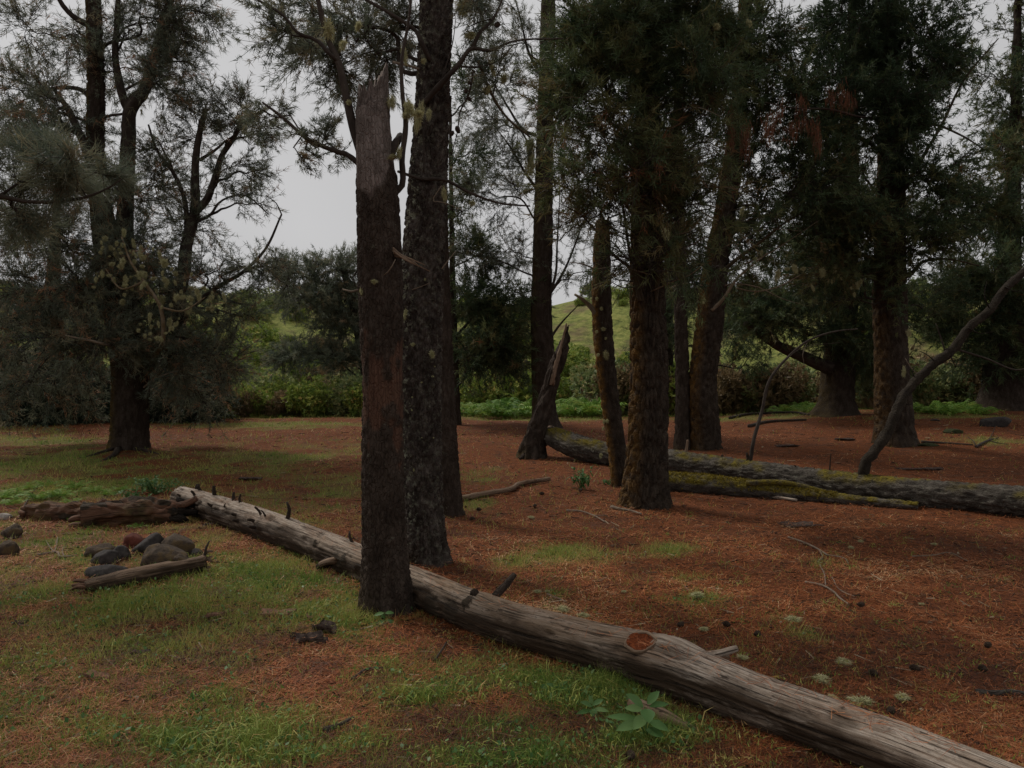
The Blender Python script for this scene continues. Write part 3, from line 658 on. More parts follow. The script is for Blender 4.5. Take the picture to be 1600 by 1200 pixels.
for k, pts in enumerate([[(846,215),(822,205),(795,170),(778,140),(760,115)],[(842,300),(820,268),(800,235),(775,200)],[(846,120),(825,80),(815,40),(805,0)],[(852,470),(880,425),(900,380),(912,345)],[(850,545),(872,510),(905,475)],[(858,220),(868,190),(885,150),(890,95)],[(850,480),(868,430),(870,380),(875,300)],[(855,210),(885,215),(915,222),(945,230)]]):
    bare_branch(t4, [s(a, b_, -.15) for a, b_ in pts], 0.05, 0.012, seed=40 + k)
g = G(); n = 260; C = np.stack([s(829,222,-.4)[0] + r4.normal(size=n) * .05, np.full(n, D4 - .4) + r4.normal(size=n) * .05, r4.uniform(s(0,268,-.4)[2], s(0,216,-.4)[2], n)], 1)
needles(g, C, np.tile([0, 0, -1.0], (n, 1)), r4, 3, .22, .02, spread=.35, droop=.6); obj('hanging_lichen', g, M['lichen'], t4, kind='stuff')
lichen_on(t4, [(s(820,300,-.3),.14),(s(842,292,-.3),.12),(s(853,288,-.3),.11),(s(792,190,-.3),.12),(s(856,325,-.3),.1),(s(880,245,-.3),.1),(s(775,190,-.3),.14)], r4)

# ---- leaning mossy broken trunk beside the big pine
t5, P5, R5, D5, r5 = pine('slim leaning trunk coated in rusty moss, broken off short, beside the big dark pine',
    [(972,762,30),(966,720,29),(959,670,30),(950,600,30),(942,520,31),(940,440,29),(941,380,26),(942,345,20)], 15, mtl='bark_moss', sides=56, step=0.03, amp=0.018, fz=8, fr=14, fl=0.2, lobes=.2, rel=dict(moss_lit_side=1.15), name='leaning_snag', cat='tree trunk')
s = lambda px, py, dd=0: at(px, py, D5 + dd)
bare_branch(t5, [s(932,492,-.05), s(922,478,-.05), s(908,466,-.05), s(898,460)], 0.05, 0.018, 'twig_pale', seed=51, name='branch_stub', moss=.4)
bare_branch(t5, [s(942,430,-.05), s(925,418,-.1), s(905,412,-.1), s(890,410,-.1)], 0.016, 0.006, 'twig_pale', seed=52)
bare_branch(t5, [s(943,352), s(940,338), s(938,326)], 0.05, 0.006, 'wood_brown', seed=53, name='splinter', bump=.5)
bare_branch(t5, [s(948,352), s(951,343), s(951,336)], 0.03, 0.004, 'wood_brown', seed=54, name='splinter', bump=.5)
lichen_on(t5, [(s(927+r5.uniform(0,22),400+r5.uniform(0,330),-.16),r5.uniform(.03,.06)) for _ in range(14)], r5)

# ---- big dark pine right of centre
t6, P6, R6, D6, r6 = pine('thick dark pine with furrowed bark rising beside the fallen mossy logs',
    [(1006,796,76),(1008,770,70),(1011,720,64),(1014,640,61),(1014,560,57),(1012,480,54),(1010,420,50),(1008,330,40),(1010,220,35),(1018,100,30),(1024,0,28),(1030,-250,22),(1035,-700,10)], 16,
    blobs=[(945,140,75,45,-.3,.9,230,{'bare':.2,'tint':.1}),(985,60,110,60,0,1.1,400),(1075,40,80,60,.3,1,330),(1065,150,80,55,-.2,1,280),(895,180,55,45,.2,.7,150,{'bare':.3,'tint':.25}),(900,70,50,55,.3,.7,140,{'bare':.25,'tint':.15}),(960,215,75,35,-.4,.8,180,{'bare':.35,'tint':.2}),(1085,230,70,40,-.3,.9,170,{'bare':.4,'tint':.15}),(915,285,70,32,-.4,.7,170,{'bare':.5,'tint':.3}),(1005,275,65,40,-.7,.6,190,{'bare':.5,'dead':.25,'tint':.2}),(1095,330,65,45,-.3,.8,150,{'bare':.5,'tint':.2}),(960,340,70,35,-.5,.7,130,{'bare':.65,'tint':.3}),(1045,390,55,40,-.5,.7,130,{'bare':.6,'tint':.2}),(1060,300,50,30,.4,.6,110,{'bare':.3}),
           (960,-90,150,80,0,1.5,450,{'ls':1.2}),(1120,-90,130,80,.4,1.5,420,{'ls':1.2}),(1030,-300,260,140,0,2.2,600,{'ls':1.7}),(1030,-600,180,180,0,1.8,320,{'ls':2}),(1000,410,60,35,-.5,.6,110,{'bare':.75,'tint':.2}),(1100,420,45,35,.2,.6,70,{'bare':.5})],
    mtl='bark_moss', sides=120, step=0.024, amp=0.045, fz=4.5, fr=19, fl=0.25, lobes=.3, rel=dict(moss_lit_side=.62), dens=1.15, needle_mat='needle_dark', ln=0.15, w=0.012, K=7, sprigL=(.25,.6), twig_r=0.003, bmin=2.6, sub=11)
s = lambda px, py, dd=0: at(px, py, D6 + dd)
for k, (pts, ra) in enumerate([([(1000,470),(985,420),(960,400),(930,360),(905,335),(880,320)],.026),([(1005,470),(985,400),(975,330),(958,275),(945,230),(930,160)],.024),([(1025,470),(1030,400),(1032,330),(1028,260),(1000,235)],.03),([(1005,455),(995,420),(992,380),(1003,345)],.012),
      ([(1012,240),(1030,220),(1060,190),(1080,160),(1110,130),(1160,60)],.014),([(1012,300),(1050,265),(1090,250),(1135,240)],.012),([(1020,350),(1050,330),(1080,318),(1120,315)],.010),([(1010,250),(980,215),(960,190),(950,160)],.012),([(960,110),(1000,92),(1030,72),(1066,68)],.012),([(1018,430),(990,425),(960,418),(935,420)],.008),([(1040,245),(1072,190),(1100,170),(1128,140)],.010)]):
    bare_branch(t6, [s(a, b_, -.2 - .12 * q) for q, (a, b_) in enumerate(pts)], ra, .005, 'twig_pale' if k in (8, 9) else 'twig', seed=60 + k, moss=.25)
lichen_on(t6, [(s(a + r6.normal() * 6, b_ + r6.normal() * 6, -.4 + r6.normal() * .25), r6.uniform(.03,.075)) for a, b_ in
   [(940,290),(925,285),(905,295),(960,290),(985,300),(975,250),(1005,260),(1060,245),(1040,250),(1022,160),(1008,65),(960,85),(965,100),(985,105),(1080,40),(1077,55),(1105,60),(930,80),(1030,280),(1050,290),(1075,285),(1085,250),(905,270),(890,280),(1120,35),(1000,95),(1045,300),(995,250),(1025,340),(1012,380),(1075,340),(1040,360),(1090,300),(1018,255),(870,290),(1175,48),(915,310)] ], r6)
g = G(); n = 40
for (px, py, ww) in [(995,245,12),(1140,200,10),(1165,215,10)]:
    C = s(px, py, -.5) + r6.normal(size=(n, 3)) * [.03, .05, .10]
    needles(g, C, np.tile([0, 0, -1.0], (n, 1)), r6, 5, .16, .006, spread=.3, droop=.4)
obj('dead_needles', g, M['dead_needle'], t6, kind='stuff')

# ---- slim trunk and curved trunk behind the logs
t7, *_ = pine('slim straight pine trunk standing close beside the curved trunk',
    [(1066,703,24),(1066,600,22),(1064,500,20),(1062,400,18),(1060,250,15),(1058,50,12),(1056,-200,6)], 17,
    blobs=[(1060,380,60,50,.5,1,130),(1080,460,60,50,.5,1.2,170),(1050,260,70,60,.5,1.3,180),(1060,80,80,80,0,1.5,180),(1055,-80,80,80,0,1.5,150,{'ls':1.4})], mtl='bark', sides=40, step=0.04, amp=0.025, fz=4.5, fr=12, rel=dict(lich_side=.4), needle_mat='needle_dark', w=.013, K=6, bmin=2.8)
t8, P8, R8, D8, r8 = pine('curved pine trunk with a swollen mossy elbow, behind the fallen logs',
    [(1103,704,48),(1101,660,46),(1098,625,46),(1098,595,42),(1105,540,42),(1112,480,41),(1118,420,38),(1130,350,34),(1140,290,31),(1152,200,27),(1160,100,23),(1166,0,21),(1172,-200,14),(1175,-420,7)], 18,
    blobs=[(1180,60,70,70,0,1.6,340),(1215,170,80,60,-.3,1.5,320),(1130,120,60,60,.3,1.3,190),(1160,300,45,50,.3,1.2,110,{'bare':.3,'tint':.15}),(1165,420,50,35,.5,1.2,110,{'bare':.3,'tint':.2}),(1290,300,60,50,.4,1.2,130,{'tint':.15}),(1245,290,80,55,-.4,1.5,240),(1200,360,60,40,-.3,1.2,120,{'bare':.3}),(1170,240,50,40,0,1,90,{'bare':.3}),(1170,-120,140,110,0,2.2,380,{'ls':1.4}),(1175,-330,120,110,0,2,240,{'ls':1.7})],
    mtl='bark_moss', sides=74, step=0.033, amp=0.045, fz=4.5, fr=14, fl=.12, lobes=.2, rel=dict(moss_lit_side=.75), dens=1.2, needle_mat='needle_dark', w=.020, K=6, bmin=4.2)
s = lambda px, py, dd=0: at(px, py, D8 + dd)
for k, (pts, ra) in enumerate([([(1112,485),(1128,468),(1150,440),(1175,415),(1200,395)],.045),([(1128,425),(1150,405),(1185,380),(1230,345),(1260,330)],.05),([(1150,450),(1180,456),(1215,448),(1250,430)],.016),([(1130,360),(1165,340),(1200,325)],.03)]):
    bare_branch(t8, [s(a, b_, -.25 - .1 * q) for q, (a, b_) in enumerate(pts)], ra, .012, 'twig_pale' if k != 1 else 'twig', seed=80 + k, moss=.3)
lichen_on(t8, [(s(a, b_, -.6), r8.uniform(.06,.12)) for a, b_ in [(1180,405),(1170,420),(1240,418),(1100,470),(1190,395),(1230,420),(1243,420),(1160,330),(1215,430)]], r8)

for (t_, Dq, rr, lst) in [(t6, D6, r6, [(1005,440),(1010,400),(1008,350),(1010,300),(1012,250),(1014,200),(1016,150),(1006,420),(1012,330),(1010,380),(1010,275),(1014,225),(1008,460),(1012,180)]), (t8, D8, r8, [(1120,430),(1130,350),(1140,300),(1148,240),(1124,390),(1135,330),(1155,180),(1116,450)])]:
    for k, (a, b_) in enumerate(lst):
        for sg in (-1, 1):
            q = np.array([a, b_], float); pts = []; v = np.array([sg * rr.uniform(18, 34), -rr.uniform(2, 22)]); dz = -rr.uniform(.1, .25)
            for m_ in range(5):
                pts.append(at(q[0], q[1], Dq + dz * (m_ + .6))); q = q + v; v = v + rr.normal(size=2) * [5, 8]
            bare_branch(t_, pts, .011 * Dq / 9.6, .003, 'twig_pale' if (k + (sg > 0)) % 3 else 'twig', seed=1000 + k * 2 + sg, moss=.2, step=.09, sides=5)
# ---- right-hand pine
t9, P9, R9, D9, r9 = pine('thick straight pine behind the leaning limb of the fallen log',
    [(1398,699,60),(1397,660,54),(1394,600,50),(1392,540,49),(1390,460,48),(1390,400,45),(1392,300,40),(1392,180,36),(1390,60,30),(1388,-100,22),(1386,-420,8)], 19,
    blobs=[(1330,40,90,60,-.3,1.6,600,{'tint':-.25}),(1420,80,80,70,-.3,1.6,560,{'tint':-.25}),(1310,150,80,60,-.5,1.6,420,{'tint':-.25}),(1390,200,70,60,-.8,1.2,360,{'tint':-.2}),(1300,250,90,45,-.5,1.5,300),(1440,300,90,50,-.3,1.5,320),(1350,340,110,45,-.8,1.3,360),(1500,340,70,45,-.3,1.4,220),(1420,390,80,35,-.6,1.3,240),(1290,380,70,35,-.5,1.3,170,{'tint':.1}),(1470,130,50,60,0,1.2,130),(1310,430,80,30,-.4,1.2,130,{'bare':.25,'tint':.2}),
           (1330,-90,150,80,0,2.4,500,{'ls':1.3}),(1460,-90,120,80,0,2.2,380,{'ls':1.3}),(1390,-260,180,120,0,2.6,500,{'ls':1.6}),(1350,470,60,25,-.5,1,60,{'bare':.3})],
    mtl='bark_moss', sides=74, step=0.033, amp=0.045, fz=3.5, fr=13, fl=.2, rel=dict(moss_lit_side=.35), dens=1.0, needle_mat='needle_dark', w=.023, K=6, bmin=3.2)
s = lambda px, py, dd=0: at(px, py, D9 + dd)
for k, (pts, ra) in enumerate([([(1402,440),(1425,425),(1440,410),(1470,405),(1530,415)],.06),([(1380,240),(1345,215),(1310,215),(1260,245)],.05),([(1400,320),(1440,250),(1470,200),(1510,120),(1560,60)],.05),([(1400,210),(1450,195),(1500,210),(1540,235)],.04),([(1395,420),(1340,430),(1290,425)],.03)]):
    bare_branch(t9, [s(a, b_, -.3 - .1 * q) for q, (a, b_) in enumerate(pts)], ra, .012, seed=90 + k, moss=.2)
lichen_on(t9, [(s(a, b_, -1), r9.uniform(.05,.1)) for a, b_ in [(1255,420),(1285,425),(1300,440),(1315,435),(1330,450),(1345,440),(1305,420),(1335,460),(1270,450),(1420,520),(1412,580),(1405,217),(1395,120),(1340,445)]], r9)
g = G(); n = 22
for (px, py) in [(1215,175),(1250,160),(1235,200),(1205,205),(1275,200),(1278,220),(1300,150),(1325,160),(1255,190),(1200,190),(1318,145)]:
    C = s(px, py, -2.3) + r9.normal(size=(n, 3)) * [.05, .08, .10]
    needles(g, C, np.tile([0, 0, -1.0], (n, 1)), r9, 4, .22, .009, spread=.35, droop=.5)
obj('dead_needles', g, M['dead_needle'], t9, kind='stuff')
bare_branch(t9, [s(1385,185,-.4), s(1340,182,-1.4), s(1290,172,-2), s(1240,168,-2.3), s(1195,160,-2.3)], .03, .008, seed=99)

# ---- broad dark pine at the back with a low limb
t10, P10, R10, D10, r10 = pine('squat broad dark pine at the back with a low limb reaching sideways',
    [(1306,646,62),(1308,620,52),(1310,580,50),(1314,540,50),(1318,490,42),(1322,420,36),(1326,320,28),(1330,200,20),(1332,0,10)], 20, D=24.0,
    blobs=[(1240,470,70,30,-.5,2,220),(1290,440,80,40,0,2,260),(1200,500,60,25,-.8,1.8,150),(1250,400,90,40,0,2,260),(1340,520,50,30,-.5,1.5,160),(1370,580,40,25,0,1.5,120),(1450,480,60,40,0,2,200),(1160,470,50,30,0,1.5,110),(1330,330,120,70,0,2.5,360),(1290,530,40,25,-.8,1,80),(1330,180,110,80,0,2.5,300)],
    mtl='bark', sides=40, step=0.06, amp=0.04, fz=2.5, fr=6, fl=.5, rel=dict(moss_lit_side=.3), dens=1.5, needle_mat='needle_dark', ln=.2, w=.024, K=6, sprigL=(.5,1.0), bmin=2.6)
s = lambda px, py, dd=0: at(px, py, D10 + dd)
bare_branch(t10, [s(1296,575,-.3), s(1278,568,-.5), s(1250,556,-.7), s(1215,540,-.9), s(1180,515,-1.1), s(1165,505,-1.2)], .22, .10, seed=100, sides=12)
bare_branch(t10, [s(1215,540,-.9), s(1205,520,-1), s(1185,490,-1.1), s(1170,470,-1.2)], .12, .05, seed=101)

t11, *_ = pine('broad shadowed pine at the far right beyond the ferns',
    [(1568,632,74),(1568,600,62),(1570,540,56),(1574,450,40),(1580,330,26),(1586,200,18),(1590,0,10),(1592,-150,6)], 21, D=25.0,
    blobs=[(1560,440,70,45,-.8,2,330),(1500,440,50,35,-.5,1.6,170),(1590,340,70,50,-.5,2,300),(1540,260,60,50,0,2,190,{'tint':.2}),(1590,170,60,50,0,2,190),(1540,120,60,40,0,2,120,{'bare':.2}),(1520,520,60,35,-.4,1.8,190),(1600,520,60,50,-.8,1.8,230),(1560,570,60,25,-.6,1.5,120),(1640,250,120,120,0,2.5,320),(1650,60,120,120,0,2.5,300),(1580,-60,100,80,0,2,200)],
    mtl='bark', sides=32, step=0.08, amp=0.03, fz=2.5, fr=6, dens=1.3, needle_mat='needle_dark', ln=.2, w=.030, K=5, sprigL=(.5,1.0), bmin=3)

# ---- the wide many-stemmed pine on the left
t0, P0, R0, D0, r0 = pine('wide many-stemmed old pine hung with pale lichen, in the grass left of the fallen log',
    [(200,704,58),(202,680,55),(203,640,54),(204,580,54),(196,520,54),(180,440,46),(160,340,34),(150,240,27),(150,120,25),(146,0,22),(142,-150,14),(140,-320,7)], 22,
    blobs=[(70,50,80,45,0,1.6,200),(30,140,70,40,.3,1.5,200),(90,200,80,45,-.3,1.5,240),(235,30,60,35,0,1.5,150),(290,20,50,30,0,1.2,150),(200,110,60,40,.5,1.3,150),(30,230,60,35,0,1.5,180),(260,130,50,35,-.3,1.2,110),(130,280,60,40,0,1.3,140),
           (230,290,60,50,0,1.4,260),(60,370,100,55,-.5,1.8,420),(200,390,90,55,-.5,1.6,430),(110,460,110,50,-.4,1.8,480),(250,470,90,45,-.5,1.6,360),(60,540,110,50,-.3,1.8,430),(270,550,70,40,-.6,1.5,260),(160,540,80,40,-1.2,1,200),
           (330,560,50,40,0,1.2,130),(20,620,70,45,-.3,1.6,150),(110,610,60,40,.5,1.3,180),(290,610,55,40,.2,1.3,190),(100,-80,160,90,0,2.5,300,{'ls':1.4}),(240,-80,110,80,0,2,220,{'ls':1.4}),(140,-230,160,100,0,2.2,260,{'ls':1.7})],
    mtl='bark', sides=56, step=0.045, amp=0.03, fz=5, fr=10, fl=.2, lobes=.15, rel=dict(moss_lit_side=.9), needle_mat='needle_grey', ln=.15, w=.0135, K=6, sprigL=(.35,.8), bmin=2.6, dead=.10)
s = lambda px, py, dd=0: at(px, py, D0 + dd)
STEMS = [([(196,470),(195,380),(197,300),(200,220),(205,172),(225,140),(238,100),(250,60),(262,20),(275,-30)],.20,.06),([(204,180),(192,150),(185,120),(180,95),(183,40),(186,-30)],.10,.05),([(145,260),(128,215),(108,175),(100,160),(85,140)],.10,.04),([(145,158),(125,140),(100,138),(70,140)],.06,.03),([(140,40),(115,25),(95,5),(85,-20)],.07,.04),
  ([(225,560),(262,500),(285,430),(292,380),(305,330),(307,290),(306,250),(310,215),(322,170)],.17,.05),([(308,328),(322,315),(335,285),(348,240),(365,215),(380,180)],.09,.04),([(292,370),(288,310),(270,270),(245,235),(232,195)],.06,.02),([(310,345),(330,335),(342,318),(380,305),(420,335)],.035,.012),([(268,520),(300,480),(335,452),(380,425),(415,390),(440,335)],.07,.02),([(335,452),(360,470),(400,478)],.03,.012),([(312,250),(335,236),(355,218)],.04,.02),([(196,140),(220,128),(250,115)],.03,.015),([(440,335),(432,318),(415,305)],.015,.008)]
for k, (pts, ra, rb) in enumerate(STEMS):
    bare_branch(t0, [s(a, b_, .1 * math.sin(k * 2 + q)) for q, (a, b_) in enumerate(pts)], ra, rb, 'twig', seed=110 + k, step=.12, sides=10, name='stem' if ra > .15 else 'branch')
crown(t0, P0, R0, D0, [(365,180,45,35,0,1,150,{'frm':(335,285)}),(400,200,35,30,0,1,80,{'frm':(348,240)}),(310,190,45,40,0,1,110,{'frm':(306,250)}),(350,260,50,35,-.2,1,70,{'frm':(322,315)}),(390,270,40,25,0,1,50,{'frm':(335,285)}),(250,215,40,30,0,1,70,{'frm':(270,270)}),(380,320,45,22,0,.8,40,{'frm':(330,335)}),(400,420,45,35,0,1,80,{'frm':(380,425)}),(330,420,45,40,0,1,120,{'frm':(300,480)}),(430,440,40,30,0,1,60,{'frm':(380,425)}),(270,70,55,50,0,1,170,{'frm':(240,100)}),(300,110,40,30,0,1,60,{'frm':(238,100)}),(190,60,40,45,0,1,110,{'frm':(183,80)}),(300,340,40,50,.2,1,120,{'frm':(292,380)}),(360,500,50,35,0,1.2,120,{'frm':(300,480)})],
      r0, 'needle_grey', ln=.13, w=.012, K=6, sprigL=(.3,.65), sub=9, dead=.06)
LT = [(165,372),(155,390),(180,380),(200,388),(205,398),(215,395),(225,400),(185,395),(222,385),(240,400),(170,410),(205,420),(220,430),(255,420),(265,425),(150,440),(195,440),(230,440),(265,440),(152,470),(190,460),(240,460),(275,470),(300,465),(285,490),(315,470),(250,480),(255,520),(235,522),(247,525),(270,510),(320,460),(340,475),(218,512),(310,450),(180,430),(210,450),(165,425),(330,470),(295,445)]
lichen_on(t0, [(s(a + r0.normal() * 5, b_ + r0.normal() * 5, -1.9 + r0.normal() * .3), r0.uniform(.035,.085)) for a, b_ in LT + [(a + 7, b_ - 9) for a, b_ in LT] + [(a - 9, b_ + 6) for a, b_ in LT]], r0)
bare_branch(t0, [s(240,560,-.8), s(255,520,-1.7), s(250,480,-1.9), s(225,440,-1.9), s(205,410,-1.9), s(190,370,-1.9)], .05, .015, 'twig_pale', seed=131, moss=.5)
bare_branch(t0, [s(225,440,-1.9), s(190,450,-1.9), s(165,420,-1.9)], .025, .01, 'twig_pale', seed=132, moss=.5)
bare_branch(t0, [s(250,480,-1.9), s(285,485,-1.9), s(320,465,-1.9)], .025, .01, 'twig_pale', seed=133, moss=.5)
bare_branch(t0, [s(185,545,-1), s(150,535,-1.9), s(125,528,-2), s(102,524,-2)], .035, .015, 'twig_pale', seed=134)
bare_branch(t0, [s(225,605,-.5), s(245,590,-.9), s(280,578,-1)], .02, .008, 'twig_pale', seed=135)
for k, pts in enumerate([[(195,700),(165,706),(140,712),(110,718)],[(185,704),(172,716),(155,722)],[(212,704),(232,706),(250,710)]]):   # surface roots
    pp = [gp(a, b_) + np.array([0, 0, .03 - .025 * q]) for q, (a, b_) in enumerate(pts)]
    bare_branch(t0, pp, .07, .025, 'bark', seed=140 + k, name='root', sides=12)

# ---- conifer just outside the frame on the left: its long-needled bough reaches in
tL, PL, RL, DL, rL = pine('pine at the left edge reaching in with a long-needled blue-green bough',
    [(-420,880,62),(-420,700,58),(-416,400,54),(-410,100,48),(-405,-300,40),(-400,-900,24),(-398,-1400,10)], 23,
    blobs=[(60,265,80,40,.3,.7,90,{'frm':(0,306),'r':.014,'ls':.8}),(120,280,60,35,0,.5,60,{'frm':(120,300),'r':.01,'ls':.7}),(20,340,70,40,.4,.6,60,{'frm':(0,310),'r':.01}),(-150,200,150,80,.2,1,160),(-600,100,200,120,0,1.5,200),(-400,-300,300,150,0,2,260,{'ls':1.6}),(-400,-800,260,220,0,2,260,{'ls':2})],
    mtl='bark', sides=40, step=.05, needle_mat='needle_grey', ln=.20, w=.006, K=10, sprigL=(.15,.4), twig_r=.003, bmin=2.2, droop=.05)
s = lambda px, py, dd=0: at(px, py, DL + dd)
bare_branch(tL, [s(-410,330), s(-250,300), s(-120,290), s(0,307), s(40,316), s(90,316), s(135,308), s(172,292), s(190,280)], .03, .006, seed=151)
bare_branch(tL, [s(135,308), s(128,292), s(100,282)], .006, .003, seed=152)

# ---- trees of the middle distance
def backtree(label, spec, D, seed, blobs, mtl='needle_grey', **k):
    return pine(label, spec, seed, blobs, D=D, mtl='bark', sides=16, step=.2, amp=.02, fz=2, fr=5, needle_mat=mtl, ln=.2, w=.024, K=6, sprigL=(.5,1.0), **k)
backtree('bushy grey-green pine behind the dead broken trunk', [(585,655,22),(570,560,20),(550,470,15),(530,400,8)], 31, 31,
    [(480,430,42,32,0,2,260),(530,420,42,38,0,2,280),(500,480,55,32,-.5,2,260),(545,470,40,40,0,2,200),(540,520,35,30,0,2,170),(440,420,26,18,0,1.5,50),(470,556,45,11,-1,1.5,200),(530,558,40,13,-1,1.5,200),(450,450,30,20,0,1.2,60),(580,500,40,60,0,1.5,160),(600,590,40,40,0,1.5,150)], bmin=1.6)
backtree('slim dark pine with drooping boughs at the back, beside the tall scaly pine', [(712,664,17),(711,600,14),(709,520,12),(707,440,10),(705,300,7),(703,150,5)], 22.5, 32,
    [(745,470,45,40,0,1.5,250),(770,530,50,35,-.4,1.5,260),(735,560,35,30,0,1.2,160),(800,480,40,40,0,1.5,140),(800,570,35,22,-.3,1.2,110),(740,400,45,30,0,1.3,130),(720,330,40,40,0,1.2,100),(730,240,40,50,0,1.2,90),(735,150,40,50,0,1.2,80),(680,470,40,40,0,1.2,90)], 'needle_dark', bmin=1.6, limb_r=1.3)
_bt = backtree('dark leafy conifer hanging to the ground behind the wide old pine', [(70,668,40),(75,600,34),(80,500,26),(85,400,18),(90,300,8)], 23, 33,
    [(20,600,60,55,0,1.5,420),(90,620,60,45,0,1.5,420),(140,620,40,45,.3,1.2,260),(60,660,80,18,-.3,1,280),(-40,580,80,70,0,2,300),(60,500,90,60,0,2,300),(150,660,40,15,0,1,120)], 'needle_deep', bmin=.5)
backtree('second dark conifer hanging low behind the wide old pine, near the bushes', [(275,665,34),(278,600,28),(280,520,20),(285,440,10)], 24, 34,
    [(280,620,45,40,0,1.4,330),(310,590,40,40,0,1.4,230),(260,650,50,18,0,1,200),(320,640,25,22,0,.9,120),(270,540,60,40,0,1.5,200),(240,600,30,40,0,1.2,160)], 'needle_deep', bmin=.5)
backtree('dark dense conifer behind the thick dark pine', [(1040,648,24),(1042,560,20),(1044,450,15),(1048,330,8)], 29, 35,
    [(1040,520,45,40,0,1.8,240),(1045,450,50,40,0,1.8,220),(1010,580,30,30,0,1.2,110),(1050,380,45,40,0,1.6,150),(1150,520,40,25,0,1.5,110),(1170,570,30,18,0,1.2,60)], 'needle_dark', bmin=1.5)

# ------------------------------------------------------------------ fallen logs
def log_relief(seed, bark, amp=0.02, fz=5, fr=16, mosstop=0.0, wet_shade=1.0, chars=(), humps=(), stain=None):
    if bark:
        return bark_relief(seed, amp, fz, fr, mosstop=mosstop)
    def f(V, N, tc, s, th, r):
        a = np.stack([np.cos(th) * 1.3, np.sin(th) * 1.3, s * 1.1], 1)
        d = r * 0.16 * (fbm(a, seed, 3) - 0.5)
        gr = np.stack([np.cos(th) * 14, np.sin(th) * 14, s * 1.2], 1)
        c = vnoise(gr, seed + 1); d = d - 0.014 * sstep(0.62, 0.80, c) + 0.004 * (vnoise(gr * 2.3, seed + 2) - 0.5)
        hole = sstep(0.70, 0.80, vnoise(np.stack([np.cos(th) * r * 14, np.sin(th) * r * 14, s * 6], 1), seed + 3)); d = d - 0.014 * hole
        n = fbm(V * 4.0, seed + 4, 3)
        w = np.clip(wet_shade * sstep(0.72, 0.25, N[:, 2] + 1.0 * (n - 0.5)) + 0.6 * hole, 0, 1)  # damp brown plus painted shade on the underside and in holes
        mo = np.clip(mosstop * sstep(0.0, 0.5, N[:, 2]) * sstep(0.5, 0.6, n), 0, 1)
        ch = np.zeros(len(V))
        for (c, rad) in chars: ch = np.maximum(ch, np.exp(-(np.linalg.norm(V - np.asarray(c), axis=1) / rad) ** 2))
        d = d + .012 * sstep(.4, .6, ch + .8 * (fbm(V * 25, seed + 7, 2) - .5)) * (ch > .05)
        for (c, rad, amp_) in humps: d = d + amp_ * np.exp(-(np.linalg.norm(V - np.asarray(c), axis=1) / rad) ** 2)
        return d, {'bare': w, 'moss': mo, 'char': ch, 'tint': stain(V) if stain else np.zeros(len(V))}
    return f
def ground_path(pts, lift):
    out_ = []
    for k, (x, y) in enumerate(pts):
        l = lift[k] if np.ndim(lift) else lift
        out_.append([x, y, float(zg(x, y)) + l])
    return np.array(out_)
def stub(parent, p, d, l, r, mtl, seed, name='branch_stub', bend=0.05):
    rng = np.random.default_rng(seed); p = np.asarray(p, float); d = unit(np.asarray(d, float))
    e = p + d * l; mid = p + d * l * .5 + rng.normal(size=3) * bend * l * .3
    return bare_branch(parent, [p - d * r, mid, e], r, r * .6, mtl, step=min(.04, l / 4 + .004), seed=seed, name=name, bump=.35)

# grey weathered log across the foreground
lp = ground_path([(-4.20,9.80),(-3.3,8.80),(-2.4,7.75),(-1.26,6.42),(-.62,5.60),(-.14,4.97),(.40,4.36),(.78,3.93),(1.12,3.53),(1.52,3.06),(1.78,2.74),(2.25,2.18)], [.13,.125,.12,.115,.11,.115,.115,.12,.115,.115,.115,.115])
lr = np.array([.165,.165,.155,.14,.138,.140,.132,.140,.120,.114,.110,.108])
lp[8:, 2] -= .01
LG = empty('fallen_log', lp[0] * [1, 1, 0], 'long pale grey weathered log with short branch stubs, lying before the tall scaly pine', 'log')
ld, lrd, lt = resample(lp, lr, .022)
def on_log(px, ang_up, prot=0.0):
    """point on the log where it crosses the picture column px; ang_up = tilt of the outward normal from horizontal-front to up"""
    col_ = 800 + ld[:, 0] / ld[:, 1] * F; k = np.argmin(abs(col_ - px)); T = unit(ld[min(k + 1, len(ld) - 1)] - ld[k - 1])
    side = unit(np.cross(T, [0, 0, 1.0])); side = side if side[1] < 0 else -side
    nrm = side * math.cos(ang_up) + np.array([0, 0, 1.0]) * math.sin(ang_up)
    return ld[k] + nrm * (lrd[k] + prot), nrm, T, k
def _pt(px, ang): return on_log(px, ang)[0]
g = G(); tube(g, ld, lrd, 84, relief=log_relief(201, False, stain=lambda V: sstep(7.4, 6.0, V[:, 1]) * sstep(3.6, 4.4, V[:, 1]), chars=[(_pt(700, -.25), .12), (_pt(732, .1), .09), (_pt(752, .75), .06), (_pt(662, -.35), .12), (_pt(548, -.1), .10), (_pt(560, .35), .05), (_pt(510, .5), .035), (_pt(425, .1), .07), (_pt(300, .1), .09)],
   humps=[(_pt(1017, .98), .13, .016), (_pt(1017, .98), .062, -.04), (_pt(1055, 2.2), .12, .02), (_pt(760, 1.3), .08, .02), (_pt(425, .6), .10, .015), (_pt(1030, -.2), .12, .012)])); obj('log_trunk', g, M['wood'], LG, smooth=True)
